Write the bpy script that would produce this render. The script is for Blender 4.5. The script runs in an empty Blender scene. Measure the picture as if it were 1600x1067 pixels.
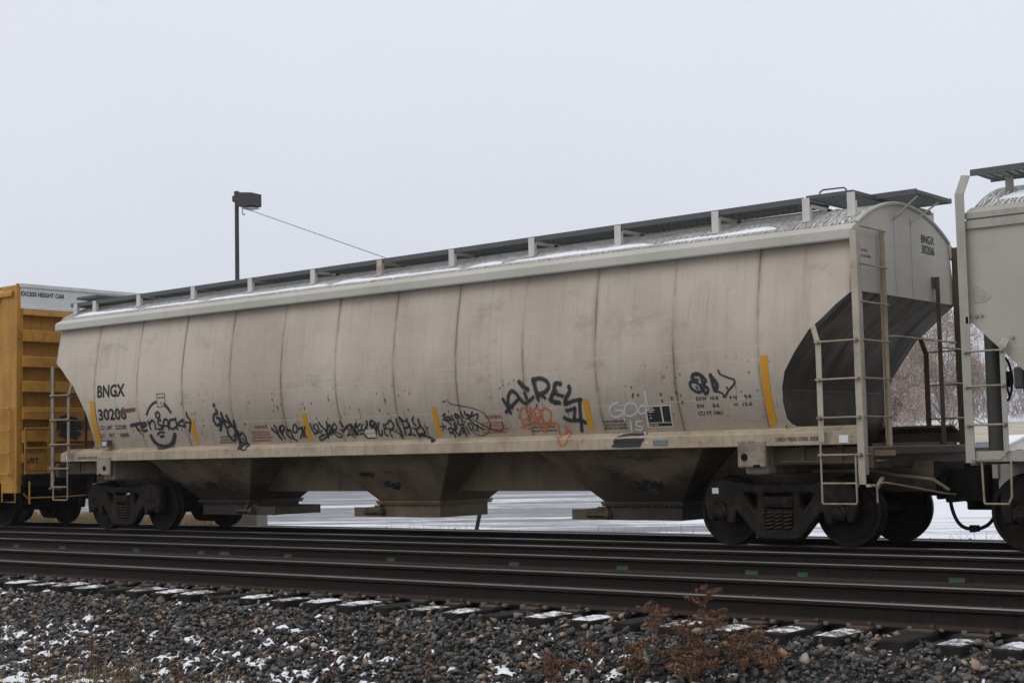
import bpy, bmesh, math, random
import numpy as np
from mathutils import Vector, Matrix
R=math.radians
random.seed(7); rng=np.random.default_rng(11)
sc=bpy.context.scene
COL=sc.collection
# ------------------------------------------------------------------ camera
CAM=dict(f=2340.043,x=17.016,y=-18.768,z=1.2974,yaw=-0.682966,pitch=0.074869,roll=-0.021226)
def make_camera():
    c=CAM
    f=Vector((math.sin(c['yaw'])*math.cos(c['pitch']),math.cos(c['yaw'])*math.cos(c['pitch']),math.sin(c['pitch'])))
    r0=Vector((math.cos(c['yaw']),-math.sin(c['yaw']),0)); u0=r0.cross(f)
    r=math.cos(c['roll'])*r0+math.sin(c['roll'])*u0; u=-math.sin(c['roll'])*r0+math.cos(c['roll'])*u0
    cam=bpy.data.cameras.new('camera'); o=bpy.data.objects.new('camera',cam); COL.objects.link(o)
    m=Matrix((r,u,-f)).transposed().to_4x4(); m.translation=Vector((c['x'],c['y'],c['z']))
    o.matrix_world=m
    cam.sensor_width=36; cam.lens=c['f']*36/1600; cam.clip_start=.1; cam.clip_end=3000
    sc.camera=o
make_camera()
# ------------------------------------------------------------------ sky, sun, exposure
SUN_EL,SUN_AZ=R(48),R(200)
def make_world():
    w=bpy.data.worlds.new('World'); sc.world=w; w.use_nodes=True
    nt=w.node_tree; N=nt.nodes; L=nt.links; N.clear()
    out=N.new('ShaderNodeOutputWorld'); bg=N.new('ShaderNodeBackground'); bg.inputs[1].default_value=.1
    sky=N.new('ShaderNodeTexSky'); sky.sky_type='NISHITA'; sky.sun_disc=False; sky.sun_elevation=SUN_EL; sky.sun_rotation=SUN_AZ
    tc=N.new('ShaderNodeTexCoord'); sp=N.new('ShaderNodeSeparateXYZ'); L.new(tc.outputs['Generated'],sp.inputs[0])
    cr=N.new('ShaderNodeValToRGB'); e=cr.color_ramp.elements     # cloud deck: pale towards the horizon, brighter overhead
    e[0].position=0; e[0].color=(.62,.65,.725,1); e[1].position=1; e[1].color=(1.,1.,1.,1)
    for p,c in ((.08,(.665,.695,.775,1)),(.22,(.75,.775,.85,1)),(.36,(.80,.82,.90,1)),(.6,(.9,.92,.96,1))):
        q=e.new(p); q.color=c
    L.new(sp.outputs[2],cr.inputs[0])
    nz=N.new('ShaderNodeTexNoise'); nz.inputs['Scale'].default_value=2.2; nz.inputs['Detail'].default_value=3
    L.new(tc.outputs['Generated'],nz.inputs['Vector'])
    mr=N.new('ShaderNodeMapRange'); mr.inputs[1].default_value=.3; mr.inputs[2].default_value=.7; mr.inputs[3].default_value=9.95; mr.inputs[4].default_value=10.65
    L.new(nz.outputs[0],mr.inputs[0])
    mu=N.new('ShaderNodeVectorMath'); mu.operation='SCALE'; L.new(cr.outputs[0],mu.inputs[0]); L.new(mr.outputs[0],mu.inputs['Scale'])
    mx=N.new('ShaderNodeMix'); mx.data_type='RGBA'; mx.inputs[0].default_value=.95
    L.new(sky.outputs[0],mx.inputs[6]); L.new(mu.outputs[0],mx.inputs[7])
    L.new(mx.outputs[2],bg.inputs[0]); L.new(bg.outputs[0],out.inputs[0])
make_world()
def make_sun():
    l=bpy.data.lights.new('sun','SUN'); l.energy=.7; l.angle=R(40); l.color=(1,.97,.93)
    o=bpy.data.objects.new('sun',l); COL.objects.link(o); o.location=(0,-20,40)
    # the bright part of the cloud deck, behind and above the camera
    d=Vector((math.sin(SUN_AZ)*math.cos(SUN_EL),math.cos(SUN_AZ)*math.cos(SUN_EL),math.sin(SUN_EL)))
    o.rotation_euler=d.to_track_quat('Z','Y').to_euler()
make_sun()
vs=sc.view_settings; vs.view_transform='Standard'; vs.look='None'; vs.exposure=0.0; vs.gamma=1; vs.use_curve_mapping=False
# ------------------------------------------------------------------ mesh helpers
class MB:
    def __init__(s): s.v=[]; s.f=[]; s.uv=None
    def add(s,v,f):
        o=len(s.v); s.v+=[tuple(p) for p in v]; s.f+=[tuple(i+o for i in q) for q in f]; return s
    def box(s,x0,x1,y0,y1,z0,z1):
        x0,x1=min(x0,x1),max(x0,x1); y0,y1=min(y0,y1),max(y0,y1); z0,z1=min(z0,z1),max(z0,z1)
        v=[(x,y,z) for z in (z0,z1) for x,y in ((x0,y0),(x1,y0),(x1,y1),(x0,y1))]
        return s.add(v,[(3,2,1,0),(4,5,6,7),(0,1,5,4),(1,2,6,5),(2,3,7,6),(3,0,4,7)])
    def bar(s,a,b,w,h,up=(0,0,1)):
        a,b=Vector(a),Vector(b); d=(b-a).normalized(); up=Vector(up)
        if abs(d.dot(up))>.95: up=Vector((0,1,0))
        r=d.cross(up).normalized(); u=r.cross(d)
        v=[p+r*sx*w/2+u*sz*h/2 for p in (a,b) for sx,sz in ((-1,-1),(1,-1),(1,1),(-1,1))]
        return s.add(v,[(0,1,2,3),(7,6,5,4),(0,4,5,1),(1,5,6,2),(2,6,7,3),(3,7,4,0)])
    def tube(s,pts,r,n=8,caps=True):
        pts=[Vector(p) for p in pts]; k=len(pts)
        rs=r if isinstance(r,(list,tuple)) else [r]*k
        t0=(pts[1]-pts[0]).normalized(); up=Vector((0,0,1)) if abs(t0.z)<.9 else Vector((0,1,0))
        rr=t0.cross(up).normalized(); V=[]
        for i,p in enumerate(pts):
            if i==0: t=t0
            elif i==k-1: t=(pts[i]-pts[i-1]).normalized()
            else: t=((pts[i]-pts[i-1]).normalized()+(pts[i+1]-pts[i]).normalized()).normalized()
            rr=(rr-t*rr.dot(t)).normalized(); u=t.cross(rr)
            V+=[p+(rr*math.cos(a)+u*math.sin(a))*rs[i] for a in [2*math.pi*j/n for j in range(n)]]
        F=[(i*n+j,i*n+(j+1)%n,(i+1)*n+(j+1)%n,(i+1)*n+j) for i in range(k-1) for j in range(n)]
        if caps: F+=[tuple(range(n))[::-1],tuple((k-1)*n+j for j in range(n))]
        return s.add(V,F)
    def lathe(s,prof,c=(0,0,0),axis='y',n=40):
        # prof: (radius, along-axis) pairs
        V=[]
        for r,h in prof:
            for j in range(n):
                a=2*math.pi*j/n; x,z=r*math.cos(a),r*math.sin(a)
                p={'y':(x,h,z),'x':(h,x,z),'z':(x,z,h)}[axis]; V.append((p[0]+c[0],p[1]+c[1],p[2]+c[2]))
        k=len(prof)
        F=[(i*n+j,i*n+(j+1)%n,(i+1)*n+(j+1)%n,(i+1)*n+j) for i in range(k-1) for j in range(n)]
        F+=[tuple(range(n))[::-1],tuple((k-1)*n+j for j in range(n))]
        return s.add(V,F)
    def prism(s,poly,d0,d1,axis='x'):
        # polygon in the two other axes, extruded along axis
        n=len(poly)
        def P(a,b,d): return {'x':(d,a,b),'y':(a,d,b),'z':(a,b,d)}[axis]
        V=[P(a,b,d0) for a,b in poly]+[P(a,b,d1) for a,b in poly]
        F=[tuple(range(n))[::-1],tuple(range(n,2*n))]+[(i,(i+1)%n,n+(i+1)%n,n+i) for i in range(n)]
        return s.add(V,F)
    def sheet(s,grid):
        # grid[row][col] of points
        m=len(grid[0]); V=[p for r in grid for p in r]
        return s.add(V,[(i*m+j,i*m+j+1,(i+1)*m+j+1,(i+1)*m+j) for i in range(len(grid)-1) for j in range(m-1)])
    def build(s,name,mat,parent=None,smooth=False,recalc=True,bevel=0,solid=0):
        me=bpy.data.meshes.new(name); me.from_pydata([tuple(p) for p in s.v],[],s.f); me.update()
        if recalc or bevel:
            bm=bmesh.new(); bm.from_mesh(me)
            bmesh.ops.recalc_face_normals(bm,faces=bm.faces)
            if bevel:
                es=[e for e in bm.edges if len(e.link_faces)==2 and e.calc_face_angle(0)>.6]
                bmesh.ops.bevel(bm,geom=es,offset=bevel,segments=1,affect='EDGES',clamp_overlap=True)
            bm.to_mesh(me); bm.free()
        if s.uv is not None:
            ul=me.uv_layers.new(name='UVMap')
            for l in me.loops: ul.data[l.index].uv=s.uv[l.vertex_index]
        if smooth:
            for p in me.polygons: p.use_smooth=True
            if smooth!='all': me.set_sharp_from_angle(angle=R(35))
        me.materials.append(mat)
        o=bpy.data.objects.new(name,me); COL.objects.link(o)
        if parent: o.parent=parent
        if solid:
            md=o.modifiers.new('thickness','SOLIDIFY'); md.thickness=solid; md.offset=0
        return o
def fast_mesh(name,V,F,mat,parent=None,vcol=None,smooth=False):
    # V (n,3) float, F (m,k) int
    V=np.asarray(V,np.float32); F=np.asarray(F,np.int32); m,k=F.shape
    me=bpy.data.meshes.new(name); me.vertices.add(len(V)); me.vertices.foreach_set('co',V.ravel())
    me.loops.add(m*k); me.loops.foreach_set('vertex_index',F.ravel())
    me.polygons.add(m); me.polygons.foreach_set('loop_start',np.arange(0,m*k,k,dtype=np.int32))
    if smooth: me.polygons.foreach_set('use_smooth',np.ones(m,bool))
    me.update(calc_edges=True); me.validate()
    if vcol is not None:
        a=me.attributes.new('tint','FLOAT','POINT'); a.data.foreach_set('value',np.asarray(vcol,np.float32))
    me.materials.append(mat)
    o=bpy.data.objects.new(name,me); COL.objects.link(o)
    if parent: o.parent=parent
    return o
def tag(o,label,cat,group=None,kind=None):
    if label: o['label']=label
    if cat: o['category']=cat
    if group: o['group']=group
    if kind: o['kind']=kind
    return o
def thing(name,label,cat,loc=(0,0,0),rz=0,group=None):
    o=bpy.data.objects.new(name,None); COL.objects.link(o); o.location=loc; o.rotation_euler=(0,0,rz); o.empty_display_size=.2
    return tag(o,label,cat,group)
def structure(o): o['kind']='structure'; return o
def inst(o,name,parent,loc=(0,0,0),rz=0):
    c=o.copy(); COL.objects.link(c); c.name=name; c.parent=parent; c.location=loc; c.rotation_euler=(0,0,rz); return c
def plate_with_holes(outer,holes,depth,bevel=.012):
    # 2-D outline in (x,z) with holes, thickened along y; returns a mesh centred on y=0
    cu=bpy.data.curves.new('outline','CURVE'); cu.dimensions='2D'; cu.fill_mode='BOTH'; cu.extrude=depth/2; cu.bevel_depth=bevel; cu.bevel_resolution=1
    for poly in [outer]+holes:
        sp=cu.splines.new('POLY'); sp.points.add(len(poly)-1); sp.use_cyclic_u=True
        for p,(x,z) in zip(sp.points,poly): p.co=(x,z,0,1)
    o=bpy.data.objects.new('outline',cu); COL.objects.link(o)
    dg=bpy.context.evaluated_depsgraph_get(); me=bpy.data.meshes.new_from_object(o.evaluated_get(dg))
    bpy.data.objects.remove(o); bpy.data.curves.remove(cu)
    for v in me.vertices: x,z,y=v.co; v.co=(x,-y,z)
    return me
def mesh_obj(name,me,mat,parent=None):
    me.name=name; me.materials.clear(); me.materials.append(mat)
    o=bpy.data.objects.new(name,me); COL.objects.link(o)
    if parent: o.parent=parent
    return o
def smooth_poly(pts,n=4):
    # Catmull-Rom through 2-D/3-D points
    P=[np.array(p,float) for p in pts]
    if len(P)<3: return P
    Q=[2*P[0]-P[1]]+P+[2*P[-1]-P[-2]]; out=[]
    for i in range(1,len(Q)-2):
        a,b,c,d=Q[i-1:i+3]
        for k in range(n):
            t=k/n; out.append(.5*((2*b)+(-a+c)*t+(2*a-5*b+4*c-d)*t*t+(-a+3*b-3*c+d)*t**3))
    out.append(P[-1]); return out
# ------------------------------------------------------------------ materials
class NB:
    def __init__(s,name):
        s.m=bpy.data.materials.new(name); s.m.use_nodes=True; s.t=s.m.node_tree; s.N=s.t.nodes; s.N.clear()
        s.out=s.N.new('ShaderNodeOutputMaterial'); s.b=s.N.new('ShaderNodeBsdfPrincipled'); s.t.links.new(s.b.outputs[0],s.out.inputs[0])
        s.tc=s.N.new('ShaderNodeTexCoord'); s.co=s.tc.outputs['Object']
    def put(s,sock,val):
        if isinstance(val,bpy.types.NodeSocket): s.t.links.new(val,sock)
        elif isinstance(val,(tuple,list)): sock.default_value=(tuple(val)+(1,))[:4] if len(sock.default_value)==4 else tuple(val)
        else: sock.default_value=val
    def math(s,op,a,b=0.,c=0.):
        n=s.N.new('ShaderNodeMath'); n.operation=op
        for i,v in enumerate((a,b,c)): s.put(n.inputs[i],v)
        return n.outputs[0]
    def scale(s,v,sx=1,sy=1,sz=1,off=(0,0,0)):
        n=s.N.new('ShaderNodeMapping'); s.put(n.inputs[0],v); n.inputs['Scale'].default_value=(sx,sy,sz); n.inputs['Location'].default_value=off; return n.outputs[0]
    def noise(s,v,scale=5,detail=4,rough=.55,dist=0):
        n=s.N.new('ShaderNodeTexNoise'); s.put(n.inputs['Vector'],v); n.inputs['Scale'].default_value=scale; n.inputs['Detail'].default_value=detail
        n.inputs['Roughness'].default_value=rough; n.inputs['Distortion'].default_value=dist; return n.outputs[0]
    def voro(s,v,scale=5,feat='F1',rand=1,out='Distance'):
        n=s.N.new('ShaderNodeTexVoronoi'); s.put(n.inputs['Vector'],v); n.feature=feat; n.inputs['Scale'].default_value=scale; n.inputs['Randomness'].default_value=rand
        return n.outputs[out]
    def ramp(s,v,a,b,lo=0.,hi=1.):
        n=s.N.new('ShaderNodeMapRange'); n.interpolation_type='SMOOTHSTEP'
        for i,x in enumerate((v,a,b,lo,hi)): s.put(n.inputs[i],x)
        return n.outputs[0]
    def mix(s,f,a,b,mode='MIX'):
        n=s.N.new('ShaderNodeMix'); n.data_type='RGBA'; n.blend_type=mode; s.put(n.inputs[0],f); s.put(n.inputs[6],a); s.put(n.inputs[7],b); return n.outputs[2]
    def xyz(s,v=None):
        n=s.N.new('ShaderNodeSeparateXYZ'); s.put(n.inputs[0],v or s.co); return n.outputs
    def bump(s,h,strength=.3,dist=.01):
        n=s.N.new('ShaderNodeBump'); n.inputs['Strength'].default_value=strength; n.inputs['Distance'].default_value=dist; s.put(n.inputs['Height'],h); s.put(s.b.inputs['Normal'],n.outputs[0])
    def done(s,color,rough=.6,metal=0,spec=.4):
        s.put(s.b.inputs['Base Color'],color); s.put(s.b.inputs['Roughness'],rough); s.put(s.b.inputs['Metallic'],metal); s.put(s.b.inputs['Specular IOR Level'],spec); return s.m
def paint(name,c,dirt=(.05,.042,.034),amount=.5,scale=3,rough=.6,streak=1.,rust=.0,bump=.15,spec=.4):
    # weathered painted metal: run-down streaks, dirt clouds, chips of rust
    n=NB(name); co=n.co
    st=n.noise(n.scale(co,9,9,.6),1,3); cl=n.noise(co,scale,6,.65); fine=n.noise(co,60,3)
    a=n.mix(n.math('MULTIPLY',n.ramp(st,.45,.75),.45*streak),c,tuple(x*.62 for x in c))
    a=n.mix(n.math('MULTIPLY',n.ramp(cl,.42,.75),amount),a,dirt)
    if rust:
        rc=n.noise(co,scale*4,8,.7); a=n.mix(n.math('MULTIPLY',n.ramp(rc,.58,.68),rust),a,(.13,.055,.025))
    a=n.mix(n.math('MULTIPLY',fine,.25),a,tuple(x*.75 for x in c))
    n.bump(n.math('ADD',fine,cl),bump,.004)
    return n.done(a,rough,0,spec if c[0]>.05 else .1)
def plain(name,c,rough=.6,metal=0,var=.2,scale=20,spec=.4):
    n=NB(name); return n.done(n.mix(n.math('MULTIPLY',n.noise(n.co,scale,4),var*2),c,tuple(x*.5 for x in c)),rough,metal,spec)
def hopper_paint(name,light,dark,grime=1.,seams=True,speck=True):
    n=NB(name); co=n.co; x,y,z=n.xyz()
    big=n.noise(n.scale(co,.5,1,.35),1,5,.6); st=n.noise(n.scale(co,5,1,.25),1.6,5,.65); st2=n.noise(n.scale(co,24,1,.5),1.4,3)
    a=n.mix(n.ramp(big,.35,.68),light,dark)
    a=n.mix(n.math('MULTIPLY',n.ramp(st,.5,.72),.2*grime),a,(.20,.165,.125))
    a=n.mix(n.math('MULTIPLY',n.ramp(st2,.5,.75),.10),a,(.50,.46,.40))
    # road dirt thrown up on the lower third, ragged upper edge
    zz=n.math('ADD',z,n.math('MULTIPLY',n.noise(n.scale(co,2.2,1,.8),1.5,5,.7),.9))
    a=n.mix(n.ramp(zz,3.2,1.8,0.,.46*grime),a,(.185,.15,.11))
    blot=n.noise(n.scale(co,.9,1,1.5,(4,2,7)),1.6,8,.72); a=n.mix(n.math('MULTIPLY',n.ramp(blot,.53,.74),.42*grime),a,(.20,.165,.125))
    vein=n.noise(n.scale(co,3.2,1,.22,(9,0,2)),2.,6,.7,1.2); a=n.mix(n.math('MULTIPLY',n.ramp(vein,.57,.70),.2*grime),a,(.17,.135,.10))
    if seams:
        wob=n.math('MULTIPLY',n.math('SUBTRACT',n.noise(n.scale(co,1,1,1.3),1.2,3),.5),.03)
        u=n.math('ADD',x,wob); fr=n.math('FRACT',n.math('ADD',n.math('DIVIDE',n.math('SUBTRACT',u,.63),1.314),.5))
        d=n.math('MULTIPLY',n.math('ABSOLUTE',n.math('SUBTRACT',fr,.5)),1.314)
        pat=n.ramp(n.noise(n.scale(co,3,1,.8),1.1,4,.7),.36,.6,.18,1.)
        a=n.mix(n.math('MULTIPLY',n.ramp(d,.085,.0),n.math('MULTIPLY',pat,.34)),a,(.18,.125,.085))
        a=n.mix(n.math('MULTIPLY',n.ramp(d,.027,.006),n.math('MULTIPLY',pat,.7)),a,(.115,.073,.05))
        d2=n.math('ABSOLUTE',n.math('SUBTRACT',d,.657))
        a=n.mix(n.math('MULTIPLY',n.ramp(d2,.016,.003),.16),a,(.2,.17,.14))
    # long scuffs where plant equipment rubbed along the side
    for h0,w,k in ((1.95,.007,.5),(2.44,.006,.34),(2.62,.012,.18)):
        hh=n.math('ABSOLUTE',n.math('SUBTRACT',n.math('SUBTRACT',z,h0),n.math('MULTIPLY',n.math('SUBTRACT',n.noise(n.scale(co,.22,0,0),1,2),.5),.10)))
        on=n.ramp(n.noise(n.scale(co,.7,0,2),1,3),.36,.52)
        a=n.mix(n.math('MULTIPLY',n.ramp(hh,w,w*.3),n.math('MULTIPLY',on,k)),a,(.62,.57,.51))
    if speck:
        band=n.math('MULTIPLY',n.ramp(z,1.62,1.85),n.ramp(z,2.65,2.15)); clus=n.ramp(n.noise(n.scale(co,1.1,0,.5),1.1,2),.42,.55)
        v=n.voro(n.scale(co,1,0,.8),11); rnd=n.voro(n.scale(co,1,0,.8),11,out='Color'); k=n.xyz(rnd)[0]
        sp=n.math('MULTIPLY',n.ramp(v,.28,.17),n.ramp(k,.42,.46)); a=n.mix(n.math('MULTIPLY',n.math('MULTIPLY',sp,band),n.math('MULTIPLY',clus,.9)),a,(.05,.03,.022))
        v=n.voro(n.scale(co,1.8,0,.16,(3,0,1)),9); rnd=n.voro(n.scale(co,1.8,0,.16,(3,0,1)),9,out='Color'); k=n.xyz(rnd)[0]
        sp=n.math('MULTIPLY',n.ramp(v,.22,.08),n.ramp(k,.4,.5)); a=n.mix(n.math('MULTIPLY',n.math('MULTIPLY',sp,band),n.math('MULTIPLY',clus,.7)),a,(.10,.065,.05))
    fine=n.noise(co,140,2); a=n.mix(n.math('MULTIPLY',n.ramp(fine,.4,.7),.2),a,(.14,.115,.09)); grit=n.noise(co,38,4,.75); a=n.mix(n.math('MULTIPLY',n.ramp(grit,.56,.75),.30*grime),a,(.12,.09,.07))
    n.bump(n.math('ADD',n.noise(n.scale(co,1.4,1,.9),1.4,2),n.math('MULTIPLY',fine,.04)),.4,.025)
    return n.done(a,.62,0,.35)
def bay_mat():
    # discharge bays: brown road grime, wheel soot flung up in ragged black patches
    n=NB('grimy_hopper_bay'); co=n.co; x,y,z=n.xyz()
    st=n.noise(n.scale(co,7,7,.7),1,4); cl=n.noise(co,1.7,6,.7); fine=n.noise(co,55,3); rn=n.noise(co,5,8,.72)
    a=n.mix(n.ramp(cl,.35,.7),(.27,.205,.125),(.15,.112,.072)); a=n.mix(n.math('MULTIPLY',n.ramp(st,.5,.75),.35),a,(.09,.065,.045))
    zz=n.math('SUBTRACT',z,n.math('MULTIPLY',n.math('SUBTRACT',n.noise(n.scale(co,.9,.9,1.2),1.2,6,.7),.45),1.1)); soot=n.math('MULTIPLY',n.ramp(zz,1.1,.7),n.ramp(n.math('ABSOLUTE',n.math('SUBTRACT',x,.2)),2.6,4.6,.15,.95))
    a=n.mix(soot,a,(.022,.018,.016)); a=n.mix(n.math('MULTIPLY',n.ramp(rn,.6,.7),.7),a,(.03,.022,.018)); a=n.mix(n.math('MULTIPLY',fine,.35),a,(.06,.045,.032))
    n.bump(n.math('ADD',fine,cl),.15,.004); return n.done(a,.7)
def slope_mat(name):
    # steeply sloping end sheet darkening towards the bottom, washed in streaks running down
    n=NB(name); co=n.co; x,y,z=n.xyz()
    st=n.noise(n.scale(co,.9,26,.9),1.2,5,.7); st2=n.noise(n.scale(co,.8,5,.8),1.3,4); big=n.noise(co,1.1,4)
    a=n.mix(n.ramp(big,.35,.7),(.19,.175,.155),(.30,.275,.245)); a=n.mix(n.math('MULTIPLY',n.ramp(st,.47,.66),.8),a,(.36,.34,.31)); a=n.mix(n.math('MULTIPLY',n.ramp(st2,.45,.68),.75),a,(.06,.05,.04)); a=n.mix(n.ramp(n.math('ADD',z,n.math('MULTIPLY',n.math('SUBTRACT',n.noise(n.scale(co,.7,1.6,.7),1.3,5,.65),.5),1.3)),2.95,2.1,0,.92),a,(.04,.031,.023)); a=n.mix(n.math('MULTIPLY',n.ramp(z,2.06,2.0),n.ramp(n.noise(co,2,4),.4,.65,.1,.7)),a,(.12,.09,.062))
    n.bump(st,.1,.01); return n.done(a,.65,0,.15)
def roof_mat(name):
    # roof sheet: grating drip pattern, wet grey with snow left in rows
    n=NB(name); co=n.co; x,y,z=n.xyz()
    w=n.N.new('ShaderNodeTexWave'); w.wave_type='BANDS'; w.bands_direction='X'; n.put(w.inputs['Vector'],n.scale(co,1,.35,1)); w.inputs['Scale'].default_value=5.2; w.inputs['Distortion'].default_value=7; w.inputs['Detail'].default_value=3; w.inputs['Detail Scale'].default_value=2.5
    big=n.noise(co,1.3,4); lo=n.ramp(w.outputs[0],.25,.75); m=n.ramp(big,.25,.6,.55,1.)
    a=n.mix(n.math('MULTIPLY',lo,m),(.15,.142,.13),(.60,.60,.60)); a=n.mix(n.math('MULTIPLY',n.ramp(n.noise(co,3,5),.5,.7),.4),a,(.28,.25,.21))
    return n.done(a,.5)
def spray(name,c,hold=.93):
    n=NB(name); uv=n.tc.outputs['UV']; u,v,_=n.xyz(uv)
    d=n.math('ABSOLUTE',n.math('SUBTRACT',n.math('MULTIPLY',v,2),1)); nz=n.noise(n.co,45,4,.7)
    al=n.ramp(n.math('ADD',d,n.math('MULTIPLY',n.math('SUBTRACT',nz,.5),.45)),1.03,.42,0.,hold)
    n.put(n.b.inputs['Alpha'],al); return n.done(n.mix(n.math('MULTIPLY',nz,.5),c,tuple(min(1,x*1.7+.02) for x in c)),.6)
M={}
M['side']=hopper_paint('grey_hopper_side',(.55,.482,.398),(.42,.36,.29))
M['side_plain']=hopper_paint('grey_hopper_sheet',(.50,.485,.44),(.43,.41,.36),.4,False,False)
M['second']=hopper_paint('green_grey_hopper_side',(.425,.405,.345),(.365,.345,.29),.45,False,False)
M['trim']=paint('grey_hopper_trim',(.42,.345,.245),(.14,.095,.058),.62,1.9,.6,1.6,.45)
M['trim_dirty_shaded']=paint('grimy_shaded_hopper_steel',(.125,.092,.06),(.03,.022,.016),.8,2.0,.7,1.,.5)  # grimy steel, darkened so its colour also carries backlit shade on far-side parts
M['bay']=bay_mat()
M['bay_dark']=paint('sooty_hopper_bay',(.17,.14,.11),(.028,.023,.02),.9,1.3,.75,1.,.2)
M['rungs']=paint('worn_ladder_steel',(.33,.275,.195),(.12,.07,.04),.7,5,.55,.5,.55)
M['rail2trim']=paint('green_grey_trim',(.36,.345,.295),(.15,.13,.10),.35,2.2,.6,.8,.2)
M['slope']=slope_mat('streaked_slope_sheet'); M['roof']=roof_mat('wet_roof_sheet')
M['grate']=plain('galvanised_grating',(.10,.105,.105),.6,.1,.3,8)
M['truck']=paint('oily_black_cast_steel',(.017,.0148,.0128),(.06,.043,.029),.65,7,.6,.3,.25,.4)
M['wheel']=paint('dark_wheel_steel',(.013,.0115,.010),(.042,.030,.021),.6,4,.55,.2,.3,.2)
M['coil']=paint('rusty_spring_steel',(.05,.037,.03),(.02,.016,.014),.6,9,.6,.2,.4,.2)
M['black']=plain('black_rubber_and_castings',(.008,.0075,.007),.7,spec=.1)
M['yellow_tape']=plain('amber_reflective_tape',(.58,.27,.012),.5,0,.12,30)
M['white_tape']=plain('white_placard',(.70,.72,.74),.5,0,.06)
M['ink']=plain('black_stencil',(.022,.022,.023),.7,0,.3,60)
M['red']=plain('red_stencil',(.33,.065,.05),.7,0,.3,60)
M['panel_black']=plain('black_stencil_panel',(.02,.021,.024),.6)
M['tag_grey']=plain('grey_tag',(.17,.18,.18),.5)
M['tag_blue']=plain('pale_blue_tag',(.42,.52,.66),.4)
M['rust_patch']=plain('bare_rust',(.15,.075,.05),.8,0,.3,30)
M['spray_black']=spray('black_spray_paint',(.017,.019,.023)); M['spray_white']=spray('white_spray_paint',(.55,.56,.59),.62); M['spray_orange']=spray('orange_spray_paint',(.38,.12,.05),.85)
M['box_yellow']=paint('mustard_boxcar_paint',(.46,.225,.028),(.11,.052,.016),.55,2.2,.6,1.2,.35)
M['box_white']=paint('white_boxcar_cap',(.66,.66,.65),(.35,.33,.3),.35,2,.6,.6)
def snow_mat():
    n=NB('snow'); nz=n.noise(n.co,30,5); n.bump(nz,.5,.02); return n.done(n.mix(n.noise(n.co,6,4),(.83,.85,.89),(.74,.76,.81)),.7)
M['snow']=snow_mat()
# ------------------------------------------------------------------ side profile of the curved-side hopper
PZ=[1.555,1.7,1.9,2.2,2.5,2.8,3.1,3.5,3.9,4.1]
PY=[-1.395,-1.455,-1.522,-1.594,-1.622,-1.622,-1.594,-1.535,-1.455,-1.415]
def herm(xs,ys,x):
    xs=np.array(xs);ys=np.array(ys);x=min(max(x,xs[0]),xs[-1]); m=np.gradient(ys,xs); i=int(min(max(np.searchsorted(xs,x)-1,0),len(xs)-2))
    h=xs[i+1]-xs[i];t=(x-xs[i])/h
    return float((2*t**3-3*t**2+1)*ys[i]+(t**3-2*t**2+t)*h*m[i]+(-2*t**3+3*t**2)*ys[i+1]+(t**3-t**2)*h*m[i+1])
def sy(z):
    if z>=1.555: return herm(PZ,PY,z)
    if z>=1.49: return -1.56+(z-1.49)/.065*.165
    return -1.56
EZ=[1.555,1.57,1.60,1.67,1.88,2.08,2.28,2.52,2.80,2.93,3.10,3.24,3.27,4.1]
EX=[7.66,7.60,7.54,7.486,7.474,7.50,7.56,7.72,7.94,8.12,8.32,8.52,8.56,8.56]
def xe(z): return float(np.interp(z,EZ,EX))
def roof_z(y): return 4.51-2.88+math.sqrt(2.88**2-y*y)
# ------------------------------------------------------------------ marks painted on the side
def mark_mesh(name,V,F,mat,parent):
    mb=MB(); mb.v=V; mb.f=F; return mb.build(name,mat,parent,recalc=False)
def text_geo(s,w=None,h=None,bold=.0):
    cu=bpy.data.curves.new('t','FONT'); cu.body=s; cu.size=1; cu.offset=bold; cu.resolution_u=3
    o=bpy.data.objects.new('t',cu); COL.objects.link(o); dg=bpy.context.evaluated_depsgraph_get(); me=bpy.data.meshes.new_from_object(o.evaluated_get(dg))
    bpy.data.objects.remove(o); bpy.data.curves.remove(cu)
    bm=bmesh.new(); bm.from_mesh(me); bpy.data.meshes.remove(me)
    xs=[v.co.x for v in bm.verts]; ys=[v.co.y for v in bm.verts]; cap=.729 if h else 1
    x0,x1=min(xs),max(xs)
    for v in bm.verts:
        v.co.x=(v.co.x-x0)/(x1-x0)*w; v.co.y=v.co.y/cap*h
    if h>.08:
        k=int(h/.04)
        for i in range(1,k):
            bmesh.ops.bisect_plane(bm,geom=bm.verts[:]+bm.edges[:]+bm.faces[:],plane_co=(0,h*i/k,0),plane_no=(0,1,0))
    V=[v.co.copy() for v in bm.verts]; bm.verts.index_update(); F=[tuple(v.index for v in f.verts) for f in bm.faces]; bm.free(); return V,F
def side_text(parent,s,x0,x1,z0,z1,mat,off=.004):
    V,F=text_geo(s,x1-x0,z1-z0,.034 if z1-z0>.15 else .022)
    return mark_mesh('lettering',[(x0+v.x,sy(z0+v.y)-off,z0+v.y) for v in V],F,mat,parent)
def end_text(parent,s,x,y0,y1,z0,z1,mat):
    V,F=text_geo(s,y1-y0,z1-z0,.012); return mark_mesh('lettering',[(x,y0+v.x,z0+v.y) for v in V],F,mat,parent)
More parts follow.
